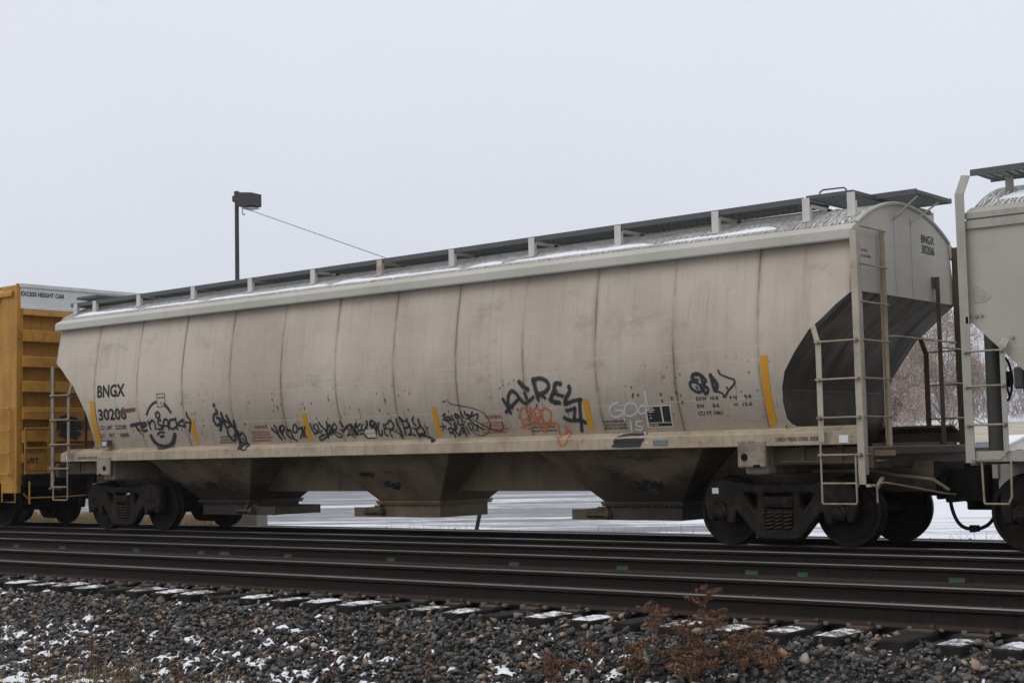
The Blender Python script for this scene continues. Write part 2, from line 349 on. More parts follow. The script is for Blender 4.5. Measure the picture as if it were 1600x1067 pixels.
def side_patch(name,parent,poly,mat,off=.005,thick=.0):
    # polygon on the side, cut into horizontal bands so that it follows the curve
    bm=bmesh.new(); bm.faces.new([bm.verts.new((x,z,0)) for x,z in poly]); zs=[z for _,z in poly]; k=int((max(zs)-min(zs))/.05)+1
    for i in range(1,k):
        bmesh.ops.bisect_plane(bm,geom=bm.verts[:]+bm.edges[:]+bm.faces[:],plane_co=(0,min(zs)+(max(zs)-min(zs))*i/k,0),plane_no=(0,1,0))
    for v in bm.verts: x,z=v.co.x,v.co.y; v.co=(x,sy(z)-off,z)
    me=bpy.data.meshes.new(name); bm.to_mesh(me); bm.free(); me.materials.append(mat)
    o=bpy.data.objects.new(name,me); COL.objects.link(o); o.parent=parent
    if thick: md=o.modifiers.new('thickness','SOLIDIFY'); md.thickness=thick; md.offset=0
    return o
def ribbon(name,parent,strokes,mat,surf,base=.006):
    # spray-paint strokes: ribbons lying on the sheet, soft edges from the across-stroke coordinate
    mb=MB(); mb.uv=[]; k=0
    for w,pts in strokes:
        P=smooth_poly(pts,5); n=len(P); k+=1
        L=np.array(P); t=np.gradient(L,axis=0); t/=np.maximum(np.linalg.norm(t,axis=1),1e-6)[:,None]; nr=np.stack([-t[:,1],t[:,0]],1)
        L=np.vstack([L[0]-t[0]*w*.4,L,L[-1]+t[-1]*w*.4]); nr=np.vstack([nr[0],nr,nr[-1]]); wid=np.full(n+2,w*.88); wid[0]*=.45; wid[-1]*=.4
        V=[];U=[]
        for i in range(n+2):
            off=base+k*.00006+i*.00002
            for s in (-1,0,1):
                x,z=L[i]+nr[i]*s*wid[i]; p=surf(x,z,off); V.append(p); U.append((i*.1,.5+.5*s))
        F=[(i*3+j,i*3+j+1,(i+1)*3+j+1,(i+1)*3+j) for i in range(n+1) for j in (0,1)]
        mb.add(V,F); mb.uv+=U
    return mb.build(name,mat,parent,recalc=False)
GRAFFITI=[('smiling_face_tag','spray_black',[(0.038,[(-5.69,2.16),(-5.61,2.258),(-5.493,2.346),(-5.371,2.387)]),(0.047,[(-5.143,2.342),(-5.04,2.256),(-4.978,2.178)]),(0.049,[(-6.231,1.972),(-6.056,1.995),(-5.884,2.012)]),(0.043,[(-6.086,1.996),(-6.036,1.905),(-5.99,1.869)]),(0.036,[(-5.929,1.932),(-5.784,1.96),(-5.757,2.009),(-5.841,2.007),(-5.904,1.935),(-5.871,1.866),(-5.768,1.885)]),(0.036,[(-5.684,2.049),(-5.666,1.956),(-5.648,1.888)]),(0.036,[(-5.665,1.984),(-5.558,2.054),(-5.5,2.007),(-5.509,1.888)]),(0.035,[(-5.295,2.05),(-5.388,2.034),(-5.393,1.976),(-5.299,1.94),(-5.352,1.892),(-5.447,1.89)]),(0.035,[(-5.355,2.204),(-5.419,2.169),(-5.411,2.101),(-5.346,2.094),(-5.305,2.156),(-5.355,2.204)]),(0.035,[(-5.305,1.878),(-5.21,2.044),(-5.109,2.041),(-5.135,1.874)]),(0.031,[(-5.273,1.945),(-5.124,1.941)]),(0.035,[(-4.904,2.052),(-5.038,2.038),(-5.096,1.931),(-5.014,1.88),(-4.917,1.917)]),(0.035,[(-4.873,2.079),(-4.885,1.867)]),(0.034,[(-4.658,2.045),(-4.849,1.96),(-4.647,1.915)]),(0.03,[(-4.711,2.032),(-4.639,1.936)]),(0.034,[(-4.537,2.163),(-4.536,2.095),(-4.466,2.003),(-4.562,1.823)]),(0.03,[(-4.625,1.993),(-4.462,1.974)]),(0.031,[(-5.499,1.786),(-5.407,1.83),(-5.271,1.826)]),(0.038,[(-5.435,1.746),(-5.317,1.767)]),(0.067,[(-5.698,1.785),(-5.664,1.688),(-5.578,1.603),(-5.425,1.56),(-5.24,1.578),(-5.095,1.658),(-4.982,1.792)])]),
('long_letter_tag','spray_black',[(0.061,[(-3.764,2.278),(-3.743,2.249)]),(0.046,[(-3.72,2.192),(-3.692,2.135)]),(0.043,[(-3.685,2.12),(-3.781,2.102),(-3.828,2.005),(-3.775,1.919),(-3.676,1.941),(-3.658,2.028),(-3.733,2.044)]),(0.046,[(-3.589,2.131),(-3.592,1.998),(-3.716,1.816)]),(0.042,[(-3.591,2.124),(-3.553,1.997),(-3.547,1.881)]),(0.032,[(-3.705,1.931),(-3.537,1.982)]),(0.046,[(-3.467,2.081),(-3.426,1.993),(-3.382,1.891)]),(0.035,[(-3.532,1.996),(-3.391,1.908),(-3.513,1.855),(-3.52,1.743),(-3.457,1.65),(-3.375,1.652),(-3.366,1.753)]),(0.049,[(-3.297,1.978),(-3.301,1.835),(-3.302,1.696),(-3.167,1.496)]),(0.035,[(-3.381,1.936),(-3.333,1.836),(-3.313,1.78),(-3.24,1.792),(-3.278,1.667),(-3.175,1.499)]),(0.031,[(-3.234,1.715),(-3.149,1.765),(-3.098,1.691),(-3.096,1.579),(-2.966,1.495),(-3.058,1.476),(-3.3,1.569),(-3.236,1.666)]),(0.028,[(-3.176,1.681),(-3.159,1.608),(-3.131,1.536),(-3.239,1.596)])]),
('row_of_black_names','spray_black',[(0.035,[(-2.367,1.815),(-2.309,1.764),(-2.235,1.705),(-2.185,1.616)]),(0.033,[(-2.283,1.87),(-2.246,1.781),(-2.236,1.665)]),(0.03,[(-2.187,1.751),(-2.172,1.827),(-2.09,1.858),(-2.043,1.833),(-2.079,1.777),(-2.16,1.75),(-2.096,1.633)]),(0.04,[(-2.154,1.836),(-2.142,1.759),(-2.123,1.729)]),(0.023,[(-2.031,1.757),(-2.019,1.68)]),(0.03,[(-1.981,1.812),(-1.985,1.765),(-1.909,1.782),(-1.908,1.716),(-1.89,1.656)]),(0.026,[(-2.007,1.68),(-1.968,1.66),(-1.891,1.63),(-1.814,1.598)]),(0.025,[(-1.856,1.741),(-1.82,1.836),(-1.752,1.87),(-1.735,1.805),(-1.773,1.741),(-1.844,1.731)]),(0.025,[(-1.748,1.806),(-1.697,1.795),(-1.636,1.812),(-1.637,1.737),(-1.724,1.634)]),(0.027,[(-1.602,1.83),(-1.61,1.736),(-1.634,1.65)]),(0.023,[(-1.534,1.828),(-1.591,1.717),(-1.568,1.639)]),(0.025,[(-1.394,1.88),(-1.386,1.787),(-1.341,1.69)]),(0.025,[(-1.293,1.86),(-1.34,1.804),(-1.287,1.765),(-1.262,1.726)]),(0.027,[(-1.25,1.867),(-1.22,1.801),(-1.248,1.727),(-1.336,1.709)]),(0.018,[(-1.208,1.726),(-1.154,1.658)]),(0.029,[(-1.187,1.894),(-1.124,1.807),(-1.059,1.731),(-1.049,1.625)]),(0.031,[(-0.999,1.898),(-1.002,1.813),(-1.064,1.72)]),(0.029,[(-1.178,1.744),(-1.157,1.743)]),(0.029,[(-0.988,1.813),(-0.939,1.839),(-0.933,1.784),(-1.005,1.702),(-1.05,1.722),(-0.992,1.804)]),(0.024,[(-0.943,1.69),(-0.861,1.837),(-0.796,1.835),(-0.797,1.771),(-0.891,1.755)]),(0.022,[(-0.929,1.758),(-0.814,1.716),(-0.723,1.668),(-0.755,1.634),(-0.819,1.642),(-0.892,1.718)]),(0.023,[(-1.254,1.592),(-1.164,1.613),(-0.986,1.683),(-0.879,1.718)]),(0.023,[(-1.266,1.595),(-1.253,1.643),(-1.178,1.67),(-1.088,1.686)]),(0.033,[(-0.689,1.88),(-0.635,1.801)]),(0.024,[(-0.723,1.75),(-0.708,1.75)]),(0.031,[(-0.68,1.724),(-0.547,1.8),(-0.468,1.835)]),(0.024,[(-0.57,1.81),(-0.523,1.727),(-0.574,1.664),(-0.599,1.644)]),(0.024,[(-0.428,1.844),(-0.471,1.762),(-0.466,1.669)]),(0.02,[(-0.571,1.673),(-0.498,1.662),(-0.426,1.613)]),(0.026,[(-0.323,1.851),(-0.391,1.769),(-0.364,1.666),(-0.323,1.703)])]),
('row_of_black_names','spray_black',[(0.026,[(-0.428,1.824),(-0.426,1.724),(-0.41,1.669),(-0.374,1.657)]),(0.03,[(-0.329,1.851),(-0.371,1.768),(-0.357,1.666)]),(0.024,[(-0.393,1.778),(-0.294,1.803),(-0.228,1.839)]),(0.022,[(-0.31,1.794),(-0.299,1.721),(-0.219,1.755)]),(0.024,[(-0.184,1.827),(-0.231,1.764),(-0.207,1.726),(-0.147,1.744)]),(0.032,[(-0.071,1.879),(-0.089,1.806),(-0.147,1.751)]),(0.024,[(-0.295,1.666),(-0.224,1.683),(-0.176,1.618),(-0.092,1.607),(0.052,1.613)]),(0.03,[(0.025,1.883),(-0.014,1.822),(0.054,1.784),(0.077,1.736)]),(0.028,[(0.037,1.883),(0.088,1.846),(0.026,1.775),(-0.017,1.795),(0.024,1.882)]),(0.026,[(0.125,1.845),(0.11,1.764),(0.045,1.638)]),(0.025,[(0.188,1.844),(0.144,1.754),(0.138,1.645),(0.192,1.654),(0.223,1.725)]),(0.023,[(0.281,1.824),(0.273,1.733),(0.266,1.652),(0.322,1.631)]),(0.021,[(0.314,1.812),(0.326,1.74),(0.291,1.748)]),(0.027,[(0.375,1.818),(0.431,1.867),(0.484,1.843),(0.499,1.771),(0.417,1.72),(0.366,1.748)]),(0.021,[(0.399,1.738),(0.38,1.659),(0.402,1.603)]),(0.019,[(0.424,1.738),(0.504,1.691),(0.575,1.654),(0.607,1.58)]),(0.023,[(0.537,1.717),(0.552,1.717)]),(0.029,[(0.587,1.895),(0.582,1.804),(0.611,1.715),(0.622,1.615)]),(0.029,[(0.667,1.919),(0.697,1.819),(0.714,1.73),(0.702,1.631)]),(0.027,[(0.652,1.91),(0.744,1.853),(0.822,1.833),(0.822,1.762),(0.717,1.737)]),(0.031,[(0.808,1.877),(0.828,1.877)]),(0.025,[(0.817,1.817),(0.849,1.735),(0.819,1.657),(0.771,1.629)]),(0.027,[(0.968,1.909),(0.926,1.856),(0.954,1.794),(0.982,1.765)]),(0.023,[(0.758,1.632),(0.848,1.638),(0.923,1.612)]),(0.023,[(0.908,1.733),(1.0,1.722),(1.054,1.765)]),(0.031,[(1.054,1.871),(1.06,1.791),(1.121,1.693),(1.118,1.649),(1.014,1.634),(0.981,1.589)]),(0.029,[(0.959,1.706),(0.987,1.626),(1.133,1.605),(1.294,1.54),(1.376,1.511)]),(0.014,[(1.165,1.785),(1.174,1.709),(1.192,1.628)]),(0.026,[(1.202,1.73),(1.22,1.729)])]),
('looping_black_tag','spray_black',[(0.011,[(1.73,2.146),(1.76,2.101),(1.813,2.077),(1.953,2.05),(2.121,2.022),(2.283,1.98),(2.402,1.925),(2.466,1.851),(2.494,1.756),(2.458,1.678),(2.375,1.608),(2.242,1.585),(2.141,1.621),(2.079,1.688),(2.054,1.755)]),(0.013,[(2.167,1.837),(2.266,1.785),(2.388,1.723),(2.47,1.685),(2.589,1.649),(2.674,1.651),(2.728,1.692),(2.731,1.778)]),(0.022,[(2.108,1.835),(2.166,1.773),(2.244,1.72),(2.345,1.676)]),(0.015,[(2.248,1.758),(2.22,1.706),(2.224,1.632)]),(0.015,[(2.148,1.664),(2.201,1.678),(2.242,1.735)]),(0.027,[(1.642,1.938),(1.592,1.908),(1.632,1.877),(1.703,1.883),(1.725,1.851)]),(0.021,[(1.563,1.852),(1.646,1.825),(1.717,1.763)]),(0.019,[(1.584,1.849),(1.746,1.83)]),(0.024,[(1.759,1.912),(1.772,1.851),(1.799,1.834)]),(0.024,[(1.856,1.938),(1.824,1.893),(1.872,1.855),(1.881,1.921),(1.918,1.874)]),(0.024,[(1.959,1.956),(1.979,1.888),(2.003,1.864)]),(0.025,[(2.038,1.961),(2.044,1.915),(2.11,1.906)]),(0.025,[(2.189,1.948),(2.167,1.904),(2.103,1.884),(2.052,1.906)]),(0.02,[(2.035,1.85),(2.114,1.855),(2.159,1.875),(2.294,1.914),(2.248,1.827)]),(0.022,[(1.798,1.806),(1.771,1.755),(1.813,1.732),(1.808,1.778)]),(0.022,[(1.863,1.826),(1.856,1.775),(1.91,1.759),(1.972,1.766)]),(0.017,[(1.935,1.84),(1.966,1.807)]),(0.024,[(1.995,1.8),(2.01,1.8)]),(0.024,[(1.631,1.693),(1.691,1.721),(1.716,1.683),(1.667,1.633),(1.639,1.662)]),(0.022,[(1.663,1.648),(1.723,1.624),(1.73,1.563)]),(0.024,[(1.775,1.682),(1.808,1.718),(1.748,1.69),(1.791,1.622),(1.823,1.598)]),(0.022,[(1.831,1.598),(1.884,1.686),(1.914,1.715),(1.947,1.699),(1.9,1.625)]),(0.022,[(1.934,1.716),(1.971,1.602)]),(0.02,[(1.997,1.728),(2.037,1.622)]),(0.018,[(2.061,1.747),(2.059,1.769),(2.109,1.775),(2.142,1.73),(2.118,1.687),(2.077,1.681),(2.061,1.747)]),(0.014,[(1.468,1.742),(1.605,1.753)]),(0.014,[(1.529,1.801),(1.548,1.739),(1.599,1.707)]),(0.014,[(1.542,1.749),(1.508,1.669)]),(0.012,[(1.634,2.113),(1.657,2.127),(1.673,2.112),(1.693,2.133)])]),
('arched_black_tag','spray_black',[(0.043,[(2.83,2.119),(2.886,2.021),(2.94,1.897)]),(0.045,[(2.92,2.029),(2.947,2.155),(3.023,2.226),(3.097,2.186),(3.149,2.122),(3.208,2.048)]),(0.042,[(3.146,2.11),(2.979,2.005),(2.843,1.914)]),(0.056,[(3.172,2.358),(3.253,2.278),(3.338,2.227)]),(0.042,[(3.257,2.194),(3.291,2.102)]),(0.039,[(3.236,2.024),(3.345,2.077),(3.421,2.126)]),(0.053,[(3.438,2.383),(3.471,2.256),(3.498,2.081)]),(0.05,[(3.437,2.378),(3.593,2.381),(3.697,2.331),(3.719,2.257),(3.647,2.187),(3.514,2.154)]),(0.041,[(3.535,2.164),(3.633,2.094)]),(0.052,[(3.949,2.289),(3.847,2.297),(3.812,2.205),(3.739,2.098),(3.716,2.063),(3.787,2.036),(3.886,2.018)]),(0.041,[(3.811,2.153),(3.959,2.111)]),(0.048,[(4.082,2.255),(4.089,2.181),(4.012,2.088),(3.968,1.99)]),(0.041,[(3.968,1.993),(4.122,2.035),(4.279,2.055)]),(0.043,[(4.244,2.045),(4.211,1.876),(4.187,1.709),(4.16,1.598)]),(0.038,[(3.965,1.9),(4.064,1.917),(4.148,1.941)]),(0.038,[(4.134,1.927),(4.081,1.782)]),(0.043,[(3.902,1.804),(4.007,1.762),(4.201,1.756),(4.267,1.716)])]),
('orange_scrawl','spray_orange',[(0.025,[(3.222,1.974),(3.152,1.961),(3.103,1.876),(3.11,1.789),(3.148,1.699),(3.075,1.682)]),(0.023,[(3.097,1.688),(3.243,1.748),(3.394,1.777),(3.441,1.765)]),(0.022,[(3.227,1.974),(3.244,1.859),(3.238,1.81),(3.16,1.798)]),(0.022,[(3.274,1.91),(3.291,1.858),(3.387,1.806),(3.516,1.82)]),(0.022,[(3.321,1.97),(3.288,1.858),(3.331,1.83),(3.33,1.955)]),(0.025,[(3.384,1.852),(3.389,1.941),(3.459,1.959),(3.488,1.876),(3.436,1.814),(3.384,1.852)]),(0.025,[(3.512,1.922),(3.598,1.954),(3.676,1.894),(3.649,1.785),(3.558,1.7),(3.504,1.79),(3.523,1.902)]),(0.022,[(3.192,1.737),(3.203,1.673),(3.326,1.709),(3.376,1.759)]),(0.025,[(3.419,1.755),(3.455,1.629),(3.518,1.63),(3.601,1.728)]),(0.022,[(3.52,1.779),(3.463,1.705),(3.534,1.676),(3.559,1.754)]),(0.022,[(3.592,1.711),(3.691,1.731),(3.762,1.709),(3.744,1.56)]),(0.025,[(3.784,1.547),(3.853,1.572),(3.914,1.607),(3.873,1.684)]),(0.025,[(3.881,1.61),(3.969,1.591)]),(0.019,[(3.922,1.597),(3.989,1.518)]),(0.023,[(3.815,1.539),(3.844,1.464),(3.891,1.406),(3.968,1.425),(4.0,1.511)])]),
('white_scrawl','spray_white',[(0.026,[(4.898,1.984),(4.779,1.946),(4.728,1.869),(4.778,1.786),(4.896,1.798),(4.957,1.869),(4.835,1.874)]),(0.017,[(4.951,1.862),(4.951,1.718)]),(0.026,[(5.093,1.977),(5.01,1.922),(4.983,1.814),(5.086,1.792),(5.199,1.853),(5.18,1.947),(5.092,1.974)]),(0.025,[(5.382,2.128),(5.379,1.955),(5.398,1.751)]),(0.022,[(5.347,1.936),(5.24,1.898),(5.231,1.821),(5.322,1.831),(5.396,1.893)]),(0.026,[(5.047,1.721),(5.024,1.575)]),(0.024,[(5.24,1.723),(5.141,1.7),(5.14,1.653),(5.223,1.635),(5.187,1.594),(5.102,1.604)]),(0.022,[(5.244,1.567),(5.316,1.505)]),(0.027,[(5.374,1.415),(5.396,1.414)]),(0.013,[(4.85,1.535),(5.029,1.543),(5.309,1.506)])]),
('painted_out_patch','spray_black',[(0.061,[(4.883,1.5),(5.072,1.514),(5.309,1.506)]),(0.059,[(4.874,1.469),(5.106,1.473),(5.312,1.469)]),(0.059,[(4.834,1.432),(5.067,1.434),(5.274,1.432)]),(0.059,[(4.852,1.398),(5.066,1.393),(5.254,1.396)]),(0.031,[(4.794,1.377),(4.989,1.379)])]),
('arrow_tag','spray_black',[(0.032,[(6.264,2.297),(6.192,2.319),(6.164,2.257),(6.257,2.234)]),(0.032,[(6.198,2.213),(6.132,2.213),(6.133,2.138),(6.212,2.079),(6.287,2.086),(6.279,2.161),(6.195,2.221)]),(0.023,[(6.215,2.152),(6.239,2.115)]),(0.033,[(6.178,2.271),(6.228,2.324),(6.314,2.295),(6.378,2.217),(6.316,2.175),(6.397,2.111),(6.346,2.043),(6.32,2.115)]),(0.032,[(6.296,2.295),(6.346,2.143),(6.287,2.128)]),(0.035,[(6.455,2.306),(6.474,2.182),(6.495,2.074)]),(0.042,[(6.453,2.288),(6.541,2.164),(6.506,2.077)]),(0.021,[(6.581,2.351),(6.61,2.295),(6.725,2.245),(6.809,2.211),(6.801,2.153),(6.698,2.068),(6.627,1.987),(6.604,2.043),(6.506,2.077)])])]
LETTERING=[('BNGX', -7.152, -6.291, 2.536, 2.769, 'ink'), ('30206', -7.165, -6.294, 2.104, 2.316, 'ink'), ('LD LMT  222200', -7.18, -6.361, 1.922, 2.0, 'ink'), ('LT    WT     63800', -7.206, -6.345, 1.772, 1.848, 'ink'), ('PLATE', -5.306, -5.142, 2.439, 2.48, 'ink'), ('C', -5.248, -5.189, 2.326, 2.39, 'ink'), ('WARNING', -2.811, -2.465, 1.826, 1.882, 'red'), ('DO NOT APPLY VIBRATOR', -2.917, -2.459, 1.75, 1.78, 'red'), ('TO ANY PART OF CAR BODY', -2.912, -2.438, 1.703, 1.736, 'red'), ('EXCEPT VIBRATOR BRACKETS', -2.935, -2.395, 1.654, 1.687, 'red'), ('FOR UNLOADING MATERIAL', -2.952, -2.467, 1.604, 1.637, 'red'), ('CLOSE HOPPER SLIDES', -3.777, -3.376, 1.692, 1.721, 'ink'), ('AND ROOF HATCHES', -3.776, -3.383, 1.641, 1.67, 'ink'), ('BEFORE CAR IS MOVED', -3.809, -3.407, 1.594, 1.622, 'ink'), ('WARNING', 2.413, 2.752, 1.831, 1.888, 'red'), ('DO NOT APPLY VIBRATOR', 2.326, 2.75, 1.755, 1.785, 'red'), ('TO ANY PART OF CAR BODY', 2.298, 2.791, 1.709, 1.742, 'red'), ('EXCEPT VIBRATOR BRACKETS', 2.293, 2.829, 1.66, 1.691, 'red'), ('FOR UNLOADING MATERIAL', 2.287, 2.769, 1.612, 1.644, 'red'), ('CLOSE HOPPER SLIDES', 3.315, 3.722, 1.719, 1.746, 'ink'), ('AND ROOF HATCHES', 3.286, 3.711, 1.666, 1.694, 'ink'), ('BEFORE CAR IS MOVED', 3.267, 3.728, 1.613, 1.641, 'ink'), ('CLOSE HOPPER SLIDES', 4.564, 4.976, 1.71, 1.741, 'ink'), ('AND ROOF HATCHES', 4.593, 4.961, 1.659, 1.691, 'ink'), ('BEFORE CAR IS MOVED', 4.567, 4.968, 1.615, 1.646, 'ink'), ('EXW  10-8', 6.184, 6.528, 1.961, 2.011, 'ink'), ('EW      8-6', 6.179, 6.524, 1.862, 1.914, 'ink'), ('CU FT 5461', 6.173, 6.556, 1.764, 1.815, 'ink'), ('H', 6.763, 6.814, 1.964, 2.011, 'ink'), ('9-8', 6.927, 7.034, 1.964, 2.012, 'ink'), ('H', 6.757, 6.807, 1.865, 1.912, 'ink'), ('15-0', 6.886, 7.028, 1.865, 1.915, 'ink'), ('2 INCH TREAD COND. SHOES', 7.376, 8.015, 1.387, 1.439, 'ink'), ('2 INCH TREAD COND. SHOES', -7.888, -7.238, 1.371, 1.421, 'ink')]
STRIPS=[(-7.405, -7.249, 1.619, 2.475), (-4.486, -4.377, 1.599, 2.034), (-1.551, -1.442, 1.597, 2.045), (1.373, 1.472, 1.603, 2.044), (4.291, 4.391, 1.61, 2.051), (7.227, 7.336, 1.61, 2.506)]

# ------------------------------------------------------------------ trucks (shared meshes)
def mirror(h): return h+[(-x,z) for x,z in h[::-1] if abs(x)>1e-6]
SF_OUT=mirror([(0,.80),(.45,.79),(.62,.83),(.85,.87),(1.0,.83),(1.09,.70),(1.10,.52),(1.07,.36),(1.01,.36),(.995,.60),(.78,.60),(.77,.33),(.70,.33),(.68,.46),(.63,.49),(.57,.43),(.36,.19),(.30,.135),(.20,.115),(0,.115)])
TRI=[(.29,.70),(.33,.735),(.50,.735),(.55,.69),(.52,.62),(.38,.45),(.33,.44),(.29,.52)]
WIN=[(-.24,.74),(.24,.74),(.245,.26),(.20,.20),(-.20,.20),(-.245,.26)]
side_frame_me=plate_with_holes(SF_OUT,[TRI,[(-x,z) for x,z in TRI],WIN],.10,.034)
WPROF=[(.06,-.03),(.12,-.035),(.15,-.02),(.17,.012),(.36,.03),(.40,.0),(.405,-.012),(.452,-.012),(.457,.0),(.46,.085),(.468,.095),(.482,.102),(.486,.115),(.476,.128),(.41,.128),(.39,.10),(.2,.06),(.14,.10),(.06,.10)]
def wheel_me():
    o=MB().lathe(WPROF,n=56).build('wheel',M['wheel'],smooth=True); me=o.data; bpy.data.objects.remove(o); return me
WHEEL=wheel_me()
def coil_me():
    mb=MB(); pts=[(.052*math.cos(a),.052*math.sin(a),.215+.27*a/(2*math.pi*5.5)) for a in np.linspace(0,2*math.pi*5.5,110)]; mb.tube(pts,.0175,7)
    o=mb.build('spring',M['coil'],smooth='all'); me=o.data; bpy.data.objects.remove(o); return me
COIL=coil_me()
def cap_me():
    o=MB().lathe([(.0,-.075),(.045,-.075),(.05,-.06),(.085,-.055),(.10,-.045),(.105,.04),(.12,.05),(.12,.12),(.09,.12)],n=24).build('bearing_cap',M['truck'],smooth=True)
    me=o.data; bpy.data.objects.remove(o); bm=bmesh.new(); bm.from_mesh(me)
    for k in range(3):
        a=R(90+120*k); r=bmesh.ops.create_cube(bm,size=.03); bmesh.ops.translate(bm,verts=r['verts'],vec=(.062*math.cos(a),-.072,.062*math.sin(a)))
    bm.to_mesh(me); bm.free(); return me
CAP=cap_me()
def make_truck(car,x):
    t=MB().box(-.19,.19,-.97,.97,.50,.67).box(-.22,.22,-1.09,-.95,.52,.66).box(-.22,.22,.95,1.09,.52,.66).box(-.16,.16,-1.105,-1.088,.55,.63).lathe([(.2,.67),(.2,.74)],axis='z',n=24).build('truck',M['truck'],car,bevel=.015)
    t.location=(x,0,0)
    for s in (-1,1):
        f=mesh_obj('side_frame',side_frame_me if s<0 else side_frame_me.copy(),M['truck'],t); f.location=(0,1.0*s,0)
        for k in (-1,0,1):
            for dy in (-.045,.05):
                c=mesh_obj('spring',COIL,M['coil'],t); c.location=(.132*k,s*(1.0+dy),0)
    for a in (-.889,.889):
        MB().lathe([(.075,-1.0),(.075,-.6),(.082,-.5),(.082,.5),(.075,.6),(.075,1.0)],c=(a,0,.457),n=20).build('axle',M['wheel'],t,smooth=True)
        for s in (-1,1):
            w=mesh_obj('wheel',WHEEL,M['wheel'],t); w.location=(a,.81*s,.457); w.rotation_euler=(0,0,0 if s<0 else math.pi)
            c=mesh_obj('bearing_cap',CAP,M['truck'],t); c.location=(a,1.045*s,.457); c.rotation_euler=(0,0,0 if s<0 else math.pi)
            MB().box(a-.11,a+.11,s*1.07,s*.93,.55,.62).build('bearing_adapter',M['truck'],t,bevel=.01)
    b=MB()
    for s in (-1,1):
        b.bar((s*.36,-.8,.36),(s*.36,.8,.36),.09,.12); b.bar((s*.36,-.68,.3),(s*.42,-.68,.46),.12,.05); b.bar((s*.36,.68,.3),(s*.42,.68,.46),.12,.05)
    b.build('brake_beam',M['truck'],t,bevel=.008); return t
def make_coupler(car,x0,d,mat,gap=.5):
    # x0: striker face, d: +1 towards +x
    m=MB().box(x0-d*.5,x0+d*(gap-.12),-.12,.12,.64,1.0)
    prof=[(-.13,0),(-.15,.12),(-.12,.2),(-.02,.28),(.04,.24),(.02,.13),(.09,.12),(.17,.24),(.2,.16),(.16,.03),(.12,-.02)]
    m.prism([(x0+d*(gap-.28+b*1.05),a*d*1.5) for a,b in prof],.56,1.06,'z'); m.box(x0+d*(gap-.3),x0+d*(gap-.05),-.1,.1,.46,.6); m.box(x0+d*.02,x0+d*.12,-.3,.3,.56,.66)
    c=m.build('coupler',mat,car,bevel=.015)
    MB().lathe([(.032,.56),(.032,1.06),(.05,1.07),(.05,1.1)],c=(x0+d*(gap-.12),.11*d,0),axis='z',n=14).build('knuckle_pin',mat,c,smooth=True)
    return c
